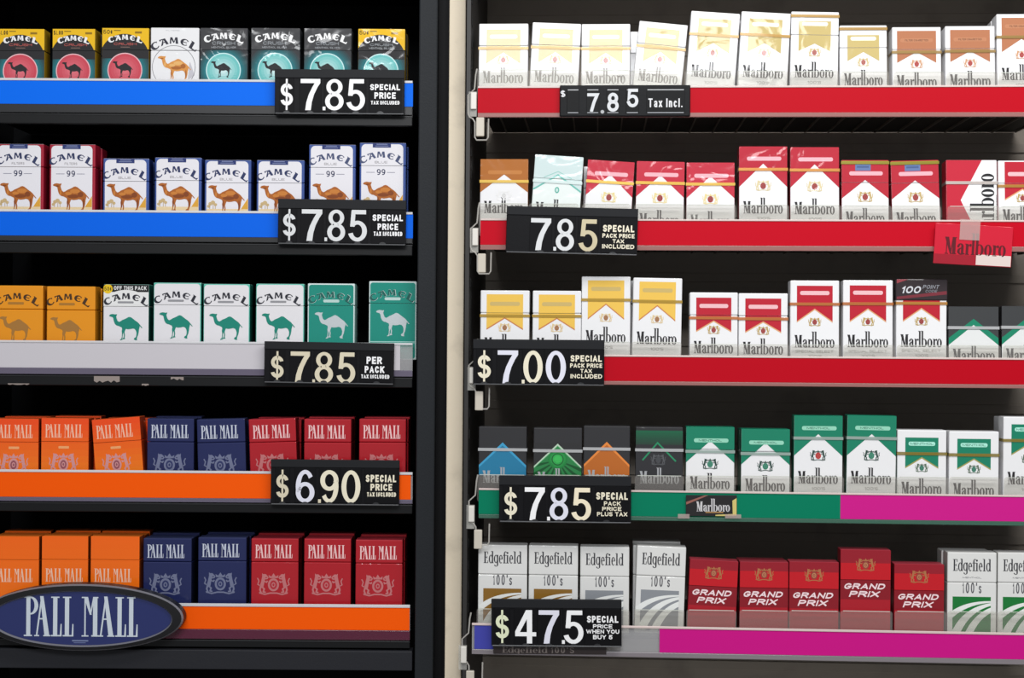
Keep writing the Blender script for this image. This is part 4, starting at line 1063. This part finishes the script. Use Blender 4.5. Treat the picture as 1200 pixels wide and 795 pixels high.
price_sign(RGT, (575.7, 702.5), (728.4, 703.6), (576.4, 757), [('$', 580.7, 596.4, (232, 238, 204)), ('4', 603.8, 628.4, WHI), ('7', 631.4, 655.4, LIL), ('.', 658.6, 662, WHI), ('5', 661, 683.8, WHI)],
           [('SPECIAL', 688, 724.6, 721, 729, WHI), ('PRICE', 695, 717.6, 731, 735.6, WHI), ('WHEN YOU', 687, 725.6, 737, 741.8, WHI), ('BUY 5', 695, 717.6, 743.4, 748.4, WHI)],
           'black price sign reading 47.5 on the bottom right shelf', 10, y_dig=(715, 754))

# moulded tag with small flip digits on the top right shelf
def flip_tag():
    plane, d = RGT, -.005
    tl, tr, bl = (656, 99.8), (809.2, 99.4), (656, 136.6)
    (ua, za), (ub, zb), (uc, zc_) = plane.at(*tl, d), plane.at(*tr, d), plane.at(*bl, d)
    W = hypot(ub - ua, zb - za); H = abs(za - zc_)
    t = root('price_tag', plane, (ua + ub) / 2, d, (za + zb) / 2 - H)
    t.rotation_euler = (Matrix.Rotation(-plane.th, 4, 'Z') @ Matrix.Rotation(atan2(za - zb, ub - ua), 4, 'Y')).to_euler()
    tag(t, 'low black flip-digit price tag on the top red strip', 'price tag')
    p = MB(); p.box(-W / 2, W / 2, 0, .004, 0, H, mat('tag_black', (18, 19, 22), .45, bump=.05, bscale=300, spec=.15), .0012)
    p.build('plate', t)
    sx = W * 1000 / (tr[0] - tl[0])
    X = lambda px: (px - tl[0]) * sx
    for (a0, a1, ch, y0, y1) in ((664.5, 679, None, 0, 0), (687.5, 702.5, '7', 109, 130), (711, 726, '8', 108.5, 130), (734, 749, '5', 104, 125), (758, 802.5, 'Tax Incl.', 115, 125)):
        q = MB(); a = Art(W * 1000, H * 1000)
        q.box(-W / 2 + X(a0) * .001, -W / 2 + X(a1) * .001, -.0005, .0002, .0035, H - .0045, mat('flip_card', (14, 15, 17), .45, spec=.15), .0003)
        a.rect(X(a0 + 1), 5.2, X(a1 - 1), 6.0, (206, 208, 212), 1); a.rect(X(a0 + 1), H * 1000 - 4.6, X(a1 - 1), H * 1000 - 3.8, (170, 172, 178), 1)
        if ch and len(ch) == 1: a.place(fitted(ch, X(a1 - .6) - X(a0 + .9), (y1 - y0) * 1.0), (212, 214, 218), 2, X(a0 + .9), X(a1 - .6), (y1 - 99.6), y1 - y0)
        elif ch: a.sans(ch, (222, 222, 226), 2, X(760), X(800), y0 - 99.6, y1 - 99.6, .15)
        emit(a, q, -W / 2, H, -.0005, ink_matte)
        q.build('flip_card' if ch and len(ch) == 1 else ('wording_card' if ch else 'blank_card'), t)
    q = MB(); a = Art(W * 1000, H * 1000)
    a.place(fitted('$', 5.4, 8), (222, 222, 226), 2, 1.0, 6.4, 13.4, 7.2); a.add([ell(X(706.3), 30.4, 2.1, 2.1, n=14)], (170, 172, 176), 2)
    emit(a, q, -W / 2, H, 0, ink_matte); q.build('printed_marks', t)
def fitted(ch, w, h, wt=.17):
    xs = 1.0
    for _ in range(8): xs *= (w / h) / sans(ch, wt, xs)[1]
    return sans(ch, wt, xs)
flip_tag()

# ------------------------------------------------------------------ loose cards and the oval sign
def flat_card(name, plane, tl, tr, bl, thick, d, base, art_fn, label, cat, tape=None):
    (ua, za), (ub, zb), (uc, zc_) = plane.at(*tl, d), plane.at(*tr, d), plane.at(*bl, d)
    W = hypot(ub - ua, zb - za); H = hypot(uc - ua, zc_ - za); r = atan2(za - zb, ub - ua)
    um = (ua + ub) / 2 - H * sin(r); zm = (za + zb) / 2 - H * cos(r)
    t = root(name, plane, um, d, zm)
    t.rotation_euler = (Matrix.Rotation(-plane.th, 4, 'Z') @ Matrix.Rotation(r, 4, 'Y')).to_euler()
    tag(t, label, cat)
    p = MB(); p.box(-W / 2, W / 2, 0, thick, 0, H, ink(base), .0003)
    a = Art(W * 1000, H * 1000); art_fn(a); emit(a, p, -W / 2, H, 0, ink)
    p.build('card', t)
    if tape:
        for (x0, x1, z0, z1) in tape:
            q = MB(); q.box(-W / 2 + x0 * .001, -W / 2 + x1 * .001, -.0009, -.0005, H - z1 * .001, H - z0 * .001, clear('tape', (232, 206, 204), .3)); q.build('tape', t)
    return t
def card_red(a):
    a.rect(0, a.h - 11, a.w, a.h, (160, 8, 36), 1)
    a.place(word_slab(), (92, 8, 24), 3, 11, a.w - 7, 33.5, 24.5)
    a.rect(a.w * .545, a.h - 12.5, a.w - .6, a.h - .8, (222, 206, 200), 3)
flat_card('hanging_card', RGT, (1096.5, 261.5), (1187.5, 266.5), (1092.5, 308.5), .0012, -.006, (206, 8, 46), card_red,
          'red card with dark lettering taped over the second red strip', 'card', [(27, 49, -6, 17)])
def card_black(a):
    a.add([[(0, 8), (a.w * .38, 0), (a.w * .45, 0), (0, 11)]], (150, 96, 84), 1)
    a.place(word_slab(), (206, 204, 206), 2, 11.5, a.w - 8, 18.4, 14.5)
    a.rect(22, a.h - 5, 42, a.h - 3.6, (170, 130, 80), 2)
    a.add([[(a.w - 5, 6), (a.w, 3), (a.w, a.h), (a.w - 24, a.h), (a.w - 24, a.h - 1.6), (a.w - 4.6, a.h - 2.6)]], (214, 196, 116), 3)
flat_card('sticker', RGT, (803.8, 580.4), (863.5, 580.8), (804.4, 605), .0006, -.0022, (30, 28, 30), card_black,
          'black sticker with silver lettering on the green strip', 'sticker', [(-9, 4, 21.5, 26.5), (44, 62, 21.5, 26)])
def card_dark(a):
    a.place(word_edge(), (122, 112, 108), 2, 10, 62, 9.5, 7)
    a.place(sans("100'S", .12, .7), (122, 112, 108), 2, 66, 92, 9.5, 7)
flat_card('strip_label', RGT, (578, 755.5), (710.5, 756.5), (578, 766.5), .0008, -.0022, (46, 36, 36), card_dark,
          'dark strip label half hidden under the 47.5 price sign', 'label')

def oval_sign():
    plane, d = LEFT, -.022
    uc, zc_ = plane.at(95, 724.5, d); ur, _ = plane.at(214.5, 724.5, d); _, zt = plane.at(95, 685.3, d)
    rx, ry = ur - uc, zt - zc_
    t = root('oval_sign', plane, uc, d, zc_ - ry)
    tag(t, 'blue oval brand sign in a black frame before the bottom left shelf', 'sign')
    fr = mat('sign_frame', (26, 26, 29), .4, spec=.3); N = 72
    rings = [(1.0, 1.0, .018), (1.0, 1.0, .003), (.985, .96, 0), (.895, .84, -.0005), (.88, .80, .003)]
    b = MB()
    P = [[(rx * kx * cos(2 * pi * i / N), dd, ry + ry * kz * sin(2 * pi * i / N) - (ry * .03 if kz < .9 else 0)) for i in range(N)] for kx, kz, dd in rings]
    lm = mat('sign_rim', (124, 124, 132), .3)
    for j in range(len(P) - 1):
        for i in range(N):
            b.poly([P[j][i], P[j][(i + 1) % N], P[j + 1][(i + 1) % N], P[j + 1][i]], lm if j == 1 or j == 3 else fr)
    b.poly(P[0], fr)
    b.build('frame', t)
    f = MB(); n = len(P[4])
    f.poly([(x, .0025, z) for x, _, z in P[4]], mat('sign_blue', (30, 42, 102), .3, .4, .1))
    a = Art(rx * 2000, ry * 2000)
    k = rx * 2000 / 239.0
    ox = 95 - 119.5
    a.place(word_tall(), (206, 216, 226), 2, (27.3 - ox) * k, (160.8 - ox) * k, (746.8 - 685.3) * k, 46.6 * k)
    a.rect((84 - ox) * k, (751 - 685.3) * k, (103 - ox) * k, (752.6 - 685.3) * k, (120, 132, 170), 2); a.rect((86 - ox) * k, (753.6 - 685.3) * k, (100 - ox) * k, (754.6 - 685.3) * k, (100, 112, 156), 2)
    emit(a, f, -rx, ry * 2, .0025, ink_matte, step=.0001)
    f.build('face', t)
    s = MB(); s.box(-.03, .03, .0182, .0215, ry * .5, ry * 1.5, fr); s.build('mounting_bracket', t)
oval_sign()
